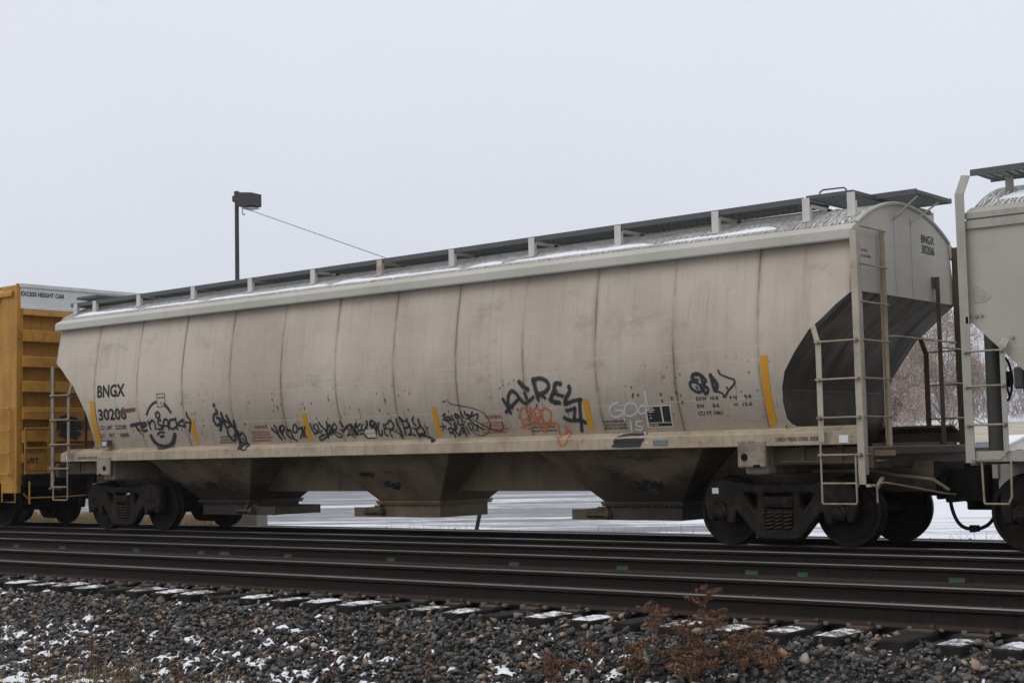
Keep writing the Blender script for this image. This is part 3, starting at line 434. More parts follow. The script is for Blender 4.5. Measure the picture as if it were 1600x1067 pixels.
# ------------------------------------------------------------------ the curved-side hopper car
def make_hopper():
    car=thing('covered_hopper_car','long weathered grey covered hopper car lettered BNGX 30206, its side tagged with graffiti','railway car')
    zs=list(np.linspace(1.556,1.7,7))+list(np.linspace(1.7,3.3,34))[1:]+list(np.linspace(3.3,4.0,10))[1:]
    dent=lambda x: .007*math.exp(-(((x-.63)/1.314-round((x-.63)/1.314))*1.314/.06)**2)
    for s,nm in ((1,'side_sheet'),(-1,'side_sheet')):
        g=[]
        for z in zs:
            e=xe(z); g.append([(x,s*(sy(z)+dent(x)),z) for x in np.linspace(-e,e,330)])
        mb=MB().sheet(g); mb.build(nm,M['side'],car,smooth='all')
        # folded edge of the sheet at both ends
    for s in (-1,1):
        for d in (-1,1):
            eg=MB(); eg.tube([(d*(xe(z)+.001),s*(sy(z)+.002),z) for z in [1.556,1.57,1.6,1.67,1.78,1.88,2.08,2.28,2.4,2.52,2.66,2.8,2.93,3.1,3.24,3.27,3.6,3.96]],.006,6)
            eg.build('edge_bead',M['side_plain'],car,smooth=True)
    # roof, end panels and the sloping end sheets
    ys=np.linspace(-1.44,1.44,49)
    MB().sheet([[(x,y,roof_z(y)) for y in ys] for x in np.linspace(-8.58,8.58,60)]).build('roof',M['roof'],car,smooth='all',solid=.012)
    for d in (-1,1):
        poly=[(sy(z),z) for z in np.linspace(3.27,4.08,12)]+[(y,roof_z(y)-.01) for y in ys[1:-1]]+[(-sy(z),z) for z in np.linspace(4.08,3.27,12)]
        e=MB().prism(poly,d*8.535,d*8.56,'x').build('end_panel',M['side_plain'],car)
        st=MB().tube([(d*8.565,y,roof_z(y)) for y in ys],.028,8)
        for y in (-.32,.2): st.box(d*8.56,d*8.566,y-.012,y+.012,3.29,4.36)
        st.box(d*8.55,d*8.575,-1.44,1.44,3.255,3.285)
        st.build('end_stiffener',M['side_plain'],e,smooth=True)
        zz=[3.275,3.24,3.1,2.93,2.8,2.66,2.52,2.4,2.28,2.08,1.88,1.67,1.36]; g=[]
        for z in zz:
            w=-sy(max(z,1.56))-.02; x=(xe(max(z,1.88)) if z<3.26 else 8.55)-.015
            g.append([(d*x,y,z) for y in np.linspace(-w,w,40)])
        MB().sheet(g).build('slope_sheet',M['slope'],car,smooth=True,solid=.012)
        MB().sheet([[(d*xe(max(z,1.88))-d*.012,y,z) for y in np.linspace(-1.34,1.34,6)] for z in (2.06,2.045)]).build('slope_joint',M['bay_dark'],car,solid=.02)
    for s in (1,-1):
        MB().prism([(s*a,b) for a,b in ((-1.43,3.925),(-1.59,3.90),(-1.602,3.92),(-1.598,4.03),(-1.55,4.07),(-1.41,4.135),(-1.40,4.05))],-8.58,8.58,'x').build('top_chord',M['side_plain'],car)
        MB().prism([(s*a,b) for a,b in ((-1.34,1.572),(-1.40,1.556),(-1.545,1.497),(-1.56,1.485),(-1.56,1.335),(-1.55,1.325),(-1.47,1.325),(-1.47,1.335),(-1.54,1.34),(-1.535,1.47),(-1.34,1.54))],-8.44,8.55,'x').build('side_sill',M['trim'] if s>0 else M['trim_dirty_shaded'],car)  # far sill darker: backlit shade put into its colour
    # running boards on the roof, held on angle brackets
    for s in (-1,1):
        rb=MB().bar((-8.62,s*1.2,4.437),(7.72,s*1.2,4.535),.012,.075).bar((-8.62,s*.52,4.437),(7.72,s*.52,4.535),.012,.06).bar((-8.62,s*.86,4.427),(7.72,s*.86,4.525),.012,.04).bar((-8.62,s*1.2,4.437),(-8.62,s*.52,4.437),.012,.06)
        x=-8.58
        while x<7.7: zz=4.45+.098*(x+8.6)/16.3; rb.bar((x+.025,s*.525,zz-.02),(x+.025,s*1.194,zz-.02),.05,.022); x+=.098
        rb.build('running_board',M['grate'],car)
        for x in (-8.45,-7.82,-6.42,-4.8,-3.22,-1.61,-.03,1.55,3.155,4.74,6.37,7.755,8.40):
            b=MB().box(x-.055,x+.055,s*1.226,s*1.212,roof_z(1.2)-.02,4.462+.095*min(1,(x+8.6)/16.3)).box(x+.043,x+.055,s*1.212,s*1.16,roof_z(1.2),4.45).box(x-.07,x+.07,s*1.26,s*1.16,roof_z(1.2)-.012,roof_z(1.2)+.012)
            if abs(x)<8: b.bar((x+.05,s*1.17,4.45),(x+.05,s*.55,4.45),.008,.05).bar((x+.05,s*.72,4.445),(x+.05,s*.62,roof_z(.6)),.008,.04)
            o=b.build('running_board_bracket',M['rust_bracket'] if (s>0) is False and abs(x+.03)<.01 else M['bracket'],car)
            if s<0 and abs(x+.03)<.01: o['label']='rusty bracket'
    # hatch coaming down the middle, cross walk and overhanging end step
    h=MB().box(-8.1,7.6,-.36,.36,4.40,4.525); x=-7.8
    while x<7.5: h.box(x,x+.06,-.43,-.36,4.45,4.48).box(x+.3,x+.38,-.42,-.36,4.48,4.50); x+=.61
    h.build('roof_hatch',M['trim_dirty_shaded'],car,bevel=.02)
    def grid(mb,x0,x1,y0,y1,z,step=.055,t=.008,hh=.03,diag=False):
        mb.bar((x0,y0,z),(x1,y0,z),.012,.05).bar((x0,y1,z),(x1,y1,z),.012,.05).bar((x0,y0,z),(x0,y1,z),.012,.05).bar((x1,y0,z),(x1,y1,z),.012,.05)
        n=int((x1-x0)/step)
        for i in range(1,n): xx=x0+(x1-x0)*i/n; mb.bar((xx,y0,z),(xx,y1,z),t,hh*.6)
        n=int((y1-y0)/(step*1.2))
        for i in range(1,n): yy=y0+(y1-y0)*i/n; mb.bar((x0,yy,z),(x1,yy,z),t,hh)
        return mb
    for d in (-1,1):
        a,b=sorted((d*7.76,d*8.42)); grid(MB(),a,b,-1.21,1.21,4.56,.085,.010,.02).build('crossover_walk',M['grate'],car)
        a,b=sorted((d*8.36,d*9.0)); p=grid(MB(),a,b,-.55,.55,4.57,.08,.010,.02)
        p.box(a,b,-.56,-.55,4.54,4.61).box(a,b,.55,.56,4.54,4.61)
        o=p.build('end_step',M['grate'],car)
        MB().bar((d*8.57,-.34,4.28),(d*8.93,-.38,4.54),.035,.02).bar((d*8.57,.18,4.28),(d*8.93,.30,4.54),.035,.02).build('end_step_brace',M['side_plain'],o)
    MB().tube([(7.9,-1.1,4.56),(7.9,-1.1,4.63),(7.94,-1.08,4.66),(8.22,-1.04,4.66),(8.25,-1.04,4.63),(8.25,-1.04,4.56)],.011,7).build('grab_iron',M['rust_dark'],car,smooth=True)
    # ladders
    RZ=[2.625,2.148,1.667,1.199]
    for d in (-1,1):
        for s in (-1,1):
            zt=4.0 if d>0 else 3.2
            m=MB().box(d*8.565,d*8.66,s*1.64,s*1.625,.80,zt).box(d*8.655,d*8.665,s*1.64,s*1.55,.95,zt)
            m.bar((d*8.075,s*1.635,1.36),(d*8.075,s*1.635,2.62),.075,.014,(0,1,0)).bar((d*8.075,s*1.635,2.6),(d*8.0,s*1.617,2.84),.07,.014,(0,1,0))
            m.box(d*8.54,d*8.72,s*1.64,s*1.45,.80,.83)
            L=m.build('side_ladder',(M['ladder'] if d>0 else M['left_ladder']) if s<0 else M['trim_dirty_shaded'],car)  # far-side ladders get the darker colour for backlit shade
            for z in RZ:
                r=MB().tube([(d*8.03,s*1.665,z),(d*8.62,s*1.67,z)],.0125,8); r.lathe([(.028,s*1.642),(.03,s*1.66),(.02,s*1.69)],c=(d*8.075,0,z),n=10).lathe([(.028,s*1.642),(.03,s*1.66),(.02,s*1.69)],c=(d*8.61,0,z),n=10)
                r.build('rung',M['rungs'],L,smooth=True)
            MB().tube([(d*8.07,s*1.66,1.37),(d*8.07,s*1.66,.61),(d*8.085,s*1.66,.59),(d*8.53,s*1.66,.59),(d*8.545,s*1.66,.61),(d*8.545,s*1.66,1.21)],.0135,8).tube([(d*8.07,s*1.66,.845),(d*8.545,s*1.66,.845)],.012,8).build('stirrup_step',M['rungs'] if s<0 else M['trim_dirty_shaded'],car,smooth=True)
            zt=4.08 if d*s<0 else 3.6
            E=MB().box(d*8.60,d*8.66,s*.835,s*.85,1.1,zt).box(d*8.60,d*8.61,s*.85,s*.90,1.1,zt)
            if d*s>0: E.box(d*8.565,d*8.60,s*.80,s*.95,3.45,3.60)
            if d>0 and s>0: E.box(d*8.57,d*8.66,s*1.50,s*1.63,1.05,4.07)
            E=E.build('end_ladder',M['trim'] if d*s<0 else M['trim_dirty_shaded'],car)
            for z in ([4.055,3.578,3.103] if d*s<0 else [])+RZ:
                MB().tube([(d*8.67,s*.82,z),(d*8.67,s*1.6,z)],.0125,8).build('rung',M['rungs'],E,smooth=True)
        MB().tube([(d*8.66,-.82*d,2.70),(d*8.74,-.80*d,2.70),(d*8.74,1.13*d,2.70),(d*8.66,1.16*d,2.70)],.014,8).build('end_handrail',M['rungs'],car,smooth=True)
    # underframe
    MB().box(-7.4,7.4,-.35,.35,.715,1.33).box(-9.05,-7.3,-.33,.33,.70,1.10).box(7.3,9.05,-.33,.33,.70,1.10).build('centre_sill',M['bay'],car)
    for d in (-1,1):
        m=MB().box(d*6.86,d*7.19,-1.46,1.46,.96,1.36); m.box(d*6.82,d*7.23,-1.60,-1.54,1.05,1.41).box(d*6.82,d*7.23,1.54,1.60,1.05,1.41)
        o=m.build('body_bolster',M['pad'],car,bevel=.02)
        MB().lathe([(.05,-1.606),(.05,-1.601)],c=(d*6.95-.02,0,1.19),n=18).box(d*7.06,d*7.16,-1.605,-1.6015,1.055,1.09).build('jacking_hole',M['black'],o)
        MB().box(d*7.19,d*8.62,-1.30,-1.26,1.08,1.335).box(d*7.19,d*8.62,1.26,1.30,1.08,1.335).box(d*7.6,d*7.66,-1.33,-1.3,1.08,1.33).box(d*8.15,d*8.2,-1.33,-1.3,1.08,1.33).box(d*7.4,d*8.6,-1.3,1.3,1.30,1.34).build('shear_plate',M['trim_dirty_shaded'],car)
        MB().box(d*8.60,d*8.70,-1.5,1.5,1.02,1.30).build('end_sill',M['trim_dirty_shaded'],car,bevel=.015)
        g=MB(); a,b=sorted((d*8.71,d*9.0)); grid(g,a,b,-1.48,1.48,1.225,.06,.012,.03); g.box(a,b,-1.49,-1.48,1.18,1.25).build('end_platform',M['trim_dirty_shaded'],car)
        MB().box(d*9.0,d*9.10,-.40,.40,.88,1.10).box(d*9.0,d*9.06,-.36,-.30,.62,.9).box(d*9.0,d*9.06,.30,.36,.62,.9).box(d*9.0,d*9.06,-.36,.36,.60,.68).build('striker',M['black_steel'],car,bevel=.02)
        make_coupler(car,d*9.08,d,M['black'],.52 if d>0 else .42)
        lv=MB().tube([(d*8.74,-1.5*d,.60),(d*8.74,-1.5*d,.80),(d*8.75,-1.47*d,.835),(d*8.78,-1.36*d,.845),(d*8.90,-1.1*d,.80),(d*9.14,-.42*d,.68),(d*9.2,-.2*d,.66)],.013,8); lv.bar((d*8.72,-1.46*d,.78),(d*8.72,-1.30*d,.9),.05,.03); lv.build('uncoupling_lever',M['rungs'],car,smooth=True)
        MB().tube([tuple(p) for p in smooth_poly([(d*9.16,-.3*d,.66),(d*9.2,-.33*d,.48),(d*9.28,-.36*d,.32),(d*9.38,-.37*d,.245),(d*9.49,-.35*d,.235)],5)],.024,10).box(d*9.44,d*9.50,-.39*d,-.31*d,.19,.28).build('brake_hose',M['black'],car,smooth=True)
        bp=MB().tube([(d*7.3,-.42,.98),(d*8.2,-.42,.98),(d*8.5,-.46,.92),(d*9.0,-.42,.86),(d*9.16,-.30,.72)],.022,8)
        MB().tube([(d*7.35,-1.36,1.12),(d*8.55,-1.36,1.10)],.014,8).build('release_rod',M['trim_dirty_shaded'],car,smooth=True)
        bp.build('brake_pipe',M['rungs'],car,smooth=True)
        gi=MB().tube([(d*8.71,-1.42,1.12),(d*8.77,-1.42,1.12),(d*8.77,-.95,1.12),(d*8.71,-.95,1.12)],.011,8); gi.build('grab_iron',M['rungs'],car,smooth=True)
        make_truck(car,d*7.112)
        MB().lathe([(.22,.74),(.22,.97)],c=(d*7.112,0,0),axis='z',n=20).build('centre_plate',M['black'],car,smooth=True)
    # three discharge bays
    for i,c in enumerate((-4.64,0,4.64)):
        g=[]; n=5
        V=[(c+sx*1.66,sy_*1.42,1.54) for sx,sy_ in ((-1,-1),(1,-1),(1,1),(-1,1))]+[(c+sx*.68,sy_*.62,.56) for sx,sy_ in ((-1,-1),(1,-1),(1,1),(-1,1))]
        b=MB().add(V,[(0,1,5,4),(1,2,6,5),(2,3,7,6),(3,0,4,7),(4,5,6,7)])
        o=b.build('discharge_bay',M['bay'],car,bevel=.012)
        fl=MB().box(c-.72,c+.72,-.665,.665,.535,.565).box(c-.71,c+.71,-.65,.65,.50,.53)
        for k in range(22): fl.box(c-.70+k*.0655,c-.675+k*.0655,-.672,-.655,.508,.533)
        fl.build('outlet_flange',M['bay'],o)
        e=1 if i==0 else -1
        gt=MB().box(c-.66,c+.66,-.60,.60,.295,.50); gt.box(c+e*.66,c+e*1.32,-.59,-.56,.295,.45).box(c+e*.66,c+e*1.32,.50,.53,.295,.45).box(c+e*1.28,c+e*1.32,-.56,.5,.30,.44).box(c+e*.66,c+e*.85,-.585,-.56,.45,.49)
        gt.build('outlet_gate',M['bay'],o,bevel=.006)
        MB().lathe([(.03,.0),(.045,.02),(.045,.06),(.03,.08),(.028,.34),(.05,.36),(.06,.40),(.06,.44)],c=(c+(.35 if e>0 else -1.02),-.64,.375),axis='x',n=14).bar((c+e*.66+.0,-.63,.50),(c+e*.56,-.65,.36),.05,.03).build('gate_capstan',M['trim_dirty_shaded'],o,smooth=True)
    # marks
    ink={'ink':M['ink'],'red':M['red']}
    for s,x0,x1,z0,z1,c in LETTERING: side_text(car,s,x0,x1,z0,z1,ink[c])
    for nm,mk,st in GRAFFITI: ribbon(nm,car,st,M[mk],lambda x,z,o:(x,sy(z)-o,z))
    for x0,x1,z0,z1 in STRIPS: side_patch('reflector_strip',car,[(x0,z0),(x1,z0),(x1,z1),(x0,z1)],M['yellow_tape'],.0045)
    side_patch('stencil_panel',car,[(5.31,1.622),(5.735,1.620),(5.762,1.928),(5.334,1.922)],M['frame_paint'],.0045)
    for q in ([(5.345,1.69),(5.575,1.69),(5.585,1.905),(5.36,1.903)],[(5.602,1.69),(5.72,1.69),(5.738,1.908),(5.612,1.906)],[(5.34,1.636),(5.718,1.634),(5.72,1.678),(5.345,1.678)]): side_patch('stencil_field',car,q,M['panel_black'],.0065)
    for a,b in ((1.88,.09),(1.855,.11),(1.83,.08)): side_patch('stencil_line',car,[(5.38,a),(5.38+b,a),(5.38+b,a+.013),(5.38,a+.013)],M['frame_paint'],.0085)
    side_text(car,'BLT-08-06',5.36,5.50,1.645,1.668,M['frame_paint'],.0085)
    fr=[((-5.352,2.285),(-5.109,2.285),(-5.109,2.298),(-5.352,2.298)),((-5.352,2.522),(-5.109,2.522),(-5.109,2.535),(-5.352,2.535)),((-5.352,2.298),(-5.339,2.298),(-5.339,2.522),(-5.352,2.522)),((-5.122,2.298),(-5.109,2.298),(-5.109,2.522),(-5.122,2.522))]
    for q in fr: side_patch('plate_frame',car,q,M['ink'])
    side_patch('paper_placard',car,[(-.145,1.612),(.06,1.612),(.06,1.675),(-.13,1.672)],M['frame_paint'],.009); side_patch('paper_placard',car,[(-.16,1.682),(.06,1.682),(.065,1.738),(-.16,1.735)],M['frame_paint'],.009)
    side_patch('bare_patch',car,[(-6.513,2.222),(-6.376,2.335),(-6.33,2.29),(-6.0,2.305),(-6.01,2.233),(-6.279,2.218),(-6.494,2.15)],M['rust_patch'],.0047)
    t=MB().box(-7.13,-6.93,-1.55,-1.46,1.60,1.72).build('tag_bracket',M['trim_dirty_shaded'],car); MB().box(-7.10,-6.97,-1.558,-1.5505,1.615,1.695).build('placard',M['tag_blue'],t)
    MB().box(5.48,5.71,-1.572,-1.5605,1.372,1.447).build('identification_tag',M['tag_grey'],car)
    for d in (-1,1):
        a=8.28 if d>0 else -8.25
        MB().box(a,a+.125,-1.566,-1.5605,1.352 if d>0 else 1.345,1.445).build('white_placard',M['white_tape'],car)
        for z in (1.375,1.43): MB().lathe([(.016,-1.572),(.016,-1.56)],c=(a+(.16 if d>0 else -.04),0,z),n=10).build('bolt',M['rungs'],car)
    end_text(car,'BNGX',8.565,.52,.945,4.055,4.17,M['ink']); end_text(car,'30206',8.565,.52,.94,3.91,4.03,M['ink'])
    end_text(car,'CAUTION',8.565,-1.40,-1.15,3.77,3.81,M['red']); end_text(car,'SIDE LADDER',8.565,-1.40,-1.05,3.70,3.735,M['red'])
    # wording on the bays: sloping near faces
    nb=Vector((0,-(1.54-.56),-(1.42-.62))).normalized()
    def bay_pt(x,z,off): t=(z-.56)/(1.54-.56); y=-(.62+t*.80); return (x,y+nb.y*off,z+nb.z*off)
    for s,x0,x1,z in (('SELF LOCK',4.15,4.55,1.07),('TURN TO OPEN',4.2,4.6,1.02),('OPEN',4.33,4.5,.965),('OPEN',-4.3,-4.1,.99),('OPEN',-.2,.0,1.03),('CAR MUST BE CLOSED BEFORE MOVING',4.6,5.5,1.2),('HOPPER GATE',4.85,5.2,1.165)):
        V,F=text_geo(s,x1-x0,.032,.0); mark_mesh('lettering',[bay_pt(x0+v.x,z+v.y,.004) for v in V],F,M['ink'],car)
    rr=random.Random(5)
    for cx,cz,w,h in ((-.15,.83,.33,.12),(-4.75,.84,.3,.12),(-.6,1.0,.3,.1),(4.9,.82,.5,.14)):
        st=[(.018,[(cx-w/2+w*k/7+rr.uniform(-.02,.02),cz+rr.uniform(-h/2,h/2)) for k in range(8)]) for _ in range(4)]
        ribbon('bay_scribble',car,st,M['spray_black'],bay_pt)
    MB().box(6.112-.0,6.211,-1.096,-1.0915,.70,.777).build('sticker',M['white_tape'],car)
    return car
M['black_steel']=paint('black_underframe',(.016,.013,.011),(.035,.025,.017),.5,4,.7); M['pad']=paint('stained_bolster_pad',(.30,.25,.185),(.08,.055,.035),.75,4,.6,1.8,.6); M['left_ladder']=paint('brown_ladder_paint',(.24,.205,.155),(.11,.075,.045),.6,3,.6,.6,.4); M['ladder']=paint('pale_ladder_paint',(.43,.385,.31),(.17,.12,.08),.55,2.4,.6,.6,.25)
M['bracket']=paint('pale_bracket_paint',(.56,.55,.52),(.3,.25,.2),.3,5,.6,.5,.1); M['rust_bracket']=paint('rusted_bracket_paint',(.50,.43,.36),(.25,.12,.07),.8,6,.7,1,.6)
M['rust_dark']=plain('dark_red_grab_iron',(.10,.035,.03),.7); M['frame_paint']=plain('cream_stencil',(.55,.50,.42),.6,0,.12)
hopper=make_hopper()
# ------------------------------------------------------------------ next hopper car on the right, only its left end in view
def make_second():
    car=thing('covered_hopper_car','green-grey hopper car at the right edge with a brake wheel on its end','railway car',(18.55,0,0))
    X=-8.52
    def e2(z): return 8.52 if z>=2.77 else 8.52-(2.77-z)*1.0
    zs=[1.25,1.6,2.0,2.4,2.77,3.2,3.6,3.9]
    for s in (-1,1):
        MB().sheet([[(x,s*1.56,z) for x in np.linspace(-e2(z),e2(z),60)] for z in zs]).build('side_sheet',M['second'],car,solid=.01)
        MB().box(-8.5,8.5,s*1.56,s*1.60,3.85,3.95).prism([(s*1.50,3.975),(s*1.60,3.97),(s*1.60,4.04),(s*1.40,4.13),(s*1.38,4.06)],-8.5,8.5,'x').box(-8.5,8.5,s*1.5,s*1.565,3.95,3.97).build('top_chord',M['rail2trim'],car)
        MB().box(-8.58,8.58,s*1.56,s*1.63,1.09,1.215).build('side_sill',M['rail2trim'],car)
    rz=lambda y:4.11-.0+.42*(1-(abs(y)/1.42)**2)
    ys=np.linspace(-1.42,1.42,31)
    MB().sheet([[(x,y,rz(y)) for y in ys] for x in np.linspace(-8.46,8.46,40)]).build('roof',M['roof'],car,smooth='all',solid=.012)
    for d in (-1,1):
        poly=[(-1.555,2.77),(1.555,2.77),(1.555,3.95)]+[(y,rz(y)-.012) for y in ys[::-1]]+[(-1.555,3.95)]
        MB().prism(poly,d*8.44,d*8.47,'x').build('end_panel',M['second'],car)
        MB().sheet([[(d*(e2(z)-.03),y,z) for y in np.linspace(-1.55,1.55,12)] for z in (2.77,2.2,1.8,1.25)]).build('slope_sheet',M['slope'],car,solid=.012)
        for s in (-1,1):
            m=MB().box(d*8.48,d*8.59,s*1.66,s*1.645,1.08,4.28).box(d*8.58,d*8.59,s*1.645,s*1.58,1.08,4.28).bar((d*8.535,s*1.65,4.27),(d*8.485,s*1.56,4.50),.014,.11,(1,0,0))
            m.bar((d*8.10,s*1.655,1.2),(d*8.10,s*1.655,2.44),.06,.014,(0,1,0)).bar((d*8.10,s*1.655,2.42),(d*8.06,s*1.62,2.52),.09,.014,(0,1,0))
            L=m.build('side_ladder',M['rail2trim'],car)
            for z in (2.385,1.975,1.52):
                r=MB().tube([(d*8.54,s*1.68,z),(d*8.08,s*1.68,z)],.0125,8)
                for x in (8.54,8.10): r.lathe([(.026,s*1.66),(.028,s*1.675),(.018,s*1.705)],c=(d*x,0,z),n=10)
                r.build('rung',M['rungs'],L,smooth=True)
            MB().tube([(d*8.40,s*1.66,1.1),(d*8.39,s*1.66,.62),(d*8.375,s*1.66,.60),(d*8.10,s*1.66,.60),(d*8.06,s*1.66,.68),(d*8.05,s*1.66,1.1)],.0135,8).build('stirrup_step',M['rungs'],car,smooth=True)
            MB().tube([(d*8.50,s*1.70,1.11),(d*8.16,s*1.70,1.11),(d*8.12,s*1.70,1.15),(d*8.11,s*1.66,1.19)],.012,8).build('grab_iron',M['rungs'],car,smooth=True)
            MB().box(d*8.49,d*8.52,s*1.66,s*1.57,2.72,2.80).build('ladder_clip',M['rungs'],L)
            for x,zz in ((8.5,2.81),(8.42,2.81),(8.36,2.81),(8.0,2.53)): MB().lathe([(.02,s*1.59),(.022,s*1.57)],c=(d*x,0,zz),n=10).build('rivet',M['rungs'],car)
            pt=[(-8.45,2.96),(-8.31,2.96),(-8.23,3.02),(-8.23,3.06),(-8.33,3.13),(-8.36,3.17),(-8.45,3.17)]
            MB().prism([(d*-x,z) for x,z in pt],s*1.57,s*1.556,'y').build('gusset',M['rail2trim'],car,bevel=.006)
            rb=MB().bar((-8.55,s*1.25,4.58),(8.55,s*1.25,4.58),.014,.08).bar((-8.55,s*.6,4.58),(8.55,s*.6,4.58),.014,.06)
            if d>0:
                x=-8.5
                while x<8.5: rb.box(x,x+.05,s*.605,s*1.243,4.555,4.58); x+=.105
                rb.build('running_board',M['grate'],car)
                for x in (-8.2,-6.5,-4.8,-3.1,-1.4,.3,2,3.7,5.4,7.1,8.2): MB().box(x-.05,x+.05,s*.9,s*.915,rz(.9),4.555).bar((x,s*1.22,4.54),(x,s*.9,4.54),.02,.03).build('running_board_bracket',M['rail2trim'],car)
        MB().lathe([(.102,1.2),(.102,2.9)],c=(d*8.50,-.9*-d,0),axis='z',n=24).build('end_post',M['pipe'],car,smooth=True)
        MB().lathe([(.102,1.2),(.102,2.9)],c=(d*8.50,.9*-d,0),axis='z',n=24).build('end_post',M['pipe'],car,smooth=True)
        MB().box(d*7.0,d*8.55,-1.5,1.5,1.15,1.19).box(d*8.5,d*8.58,-1.56,1.56,1.05,1.21).build('end_sill',M['rail2trim'],car)
        MB().box(d*6.9,d*8.72,-.36,.36,.70,1.12).box(d*8.70,d*8.78,-.40,.40,.86,1.1).build('centre_sill',M['rail2trim'],car,bevel=.01)
        make_coupler(car,d*8.7,d,M['black'],.50)
        make_truck(car,d*7.30)
        MB().tube([tuple(p) for p in smooth_poly([(d*8.74,.3*d,.66),(d*8.76,.33*d,.48),(d*8.84,.36*d,.32),(d*8.96,.37*d,.245),(d*9.05,.36*d,.24)],5)],.024,10).box(d*9.0,d*9.05,.32*d,.40*d,.20,.28).build('brake_hose',M['black'],car,smooth=True)
    # brake wheel and gear on the left end
    w=MB(); cx,cy,cz=-8.60,-.30,2.10
    ring=[(0,.27*math.cos(a),.27*math.sin(a)) for a in np.linspace(0,2*math.pi,41)]
    w.tube(ring,.016,8,False)
    for k in range(5):
        a=2*math.pi*k/5+.3; w.bar((0,.04*math.cos(a),.04*math.sin(a)),(-.03+.03,.265*math.cos(a),.265*math.sin(a)),.022,.012)
    w.lathe([(.06,-.02),(.07,.0),(.10,.02),(.10,.08)],axis='x',n=18)
    o=w.build('brake_wheel',M['black'],car,smooth=True); o.location=(cx,cy,cz); o.rotation_euler=(0,0,R(3))
    g=MB().box(-8.43,-8.30,cy-.16,cy+.2,1.97,2.24).box(-8.36,-8.1,cy-.1,cy+.1,1.98,2.2).build('brake_gear',M['tag_grey'],car,bevel=.02)
    ch=MB()
    for k in range(14): ch.lathe([(.016,-.005),(.024,0),(.016,.005)],c=(-8.37,cy+.05,1.95-k*.055),axis='x' if k%2 else 'y',n=10)
    ch.build('brake_chain',M['black'],g,smooth=True)
    for i,c in enumerate((-4.4,0,4.4)):
        V=[(c+sx*1.7,sy_*1.45,1.3) for sx,sy_ in ((-1,-1),(1,-1),(1,1),(-1,1))]+[(c+sx*.68,sy_*.62,.56) for sx,sy_ in ((-1,-1),(1,-1),(1,1),(-1,1))]
        o=MB().add(V,[(0,1,5,4),(1,2,6,5),(2,3,7,6),(3,0,4,7),(4,5,6,7)]).build('discharge_bay',M['second'],car,bevel=.012)
        MB().box(c-.66,c+.66,-.6,.6,.3,.56).build('outlet_gate',M['rail2trim'],o)
    return car
M['pipe']=plain('dark_grey_pipe',(.055,.054,.048),.6,0,.2,6)
second=make_second()
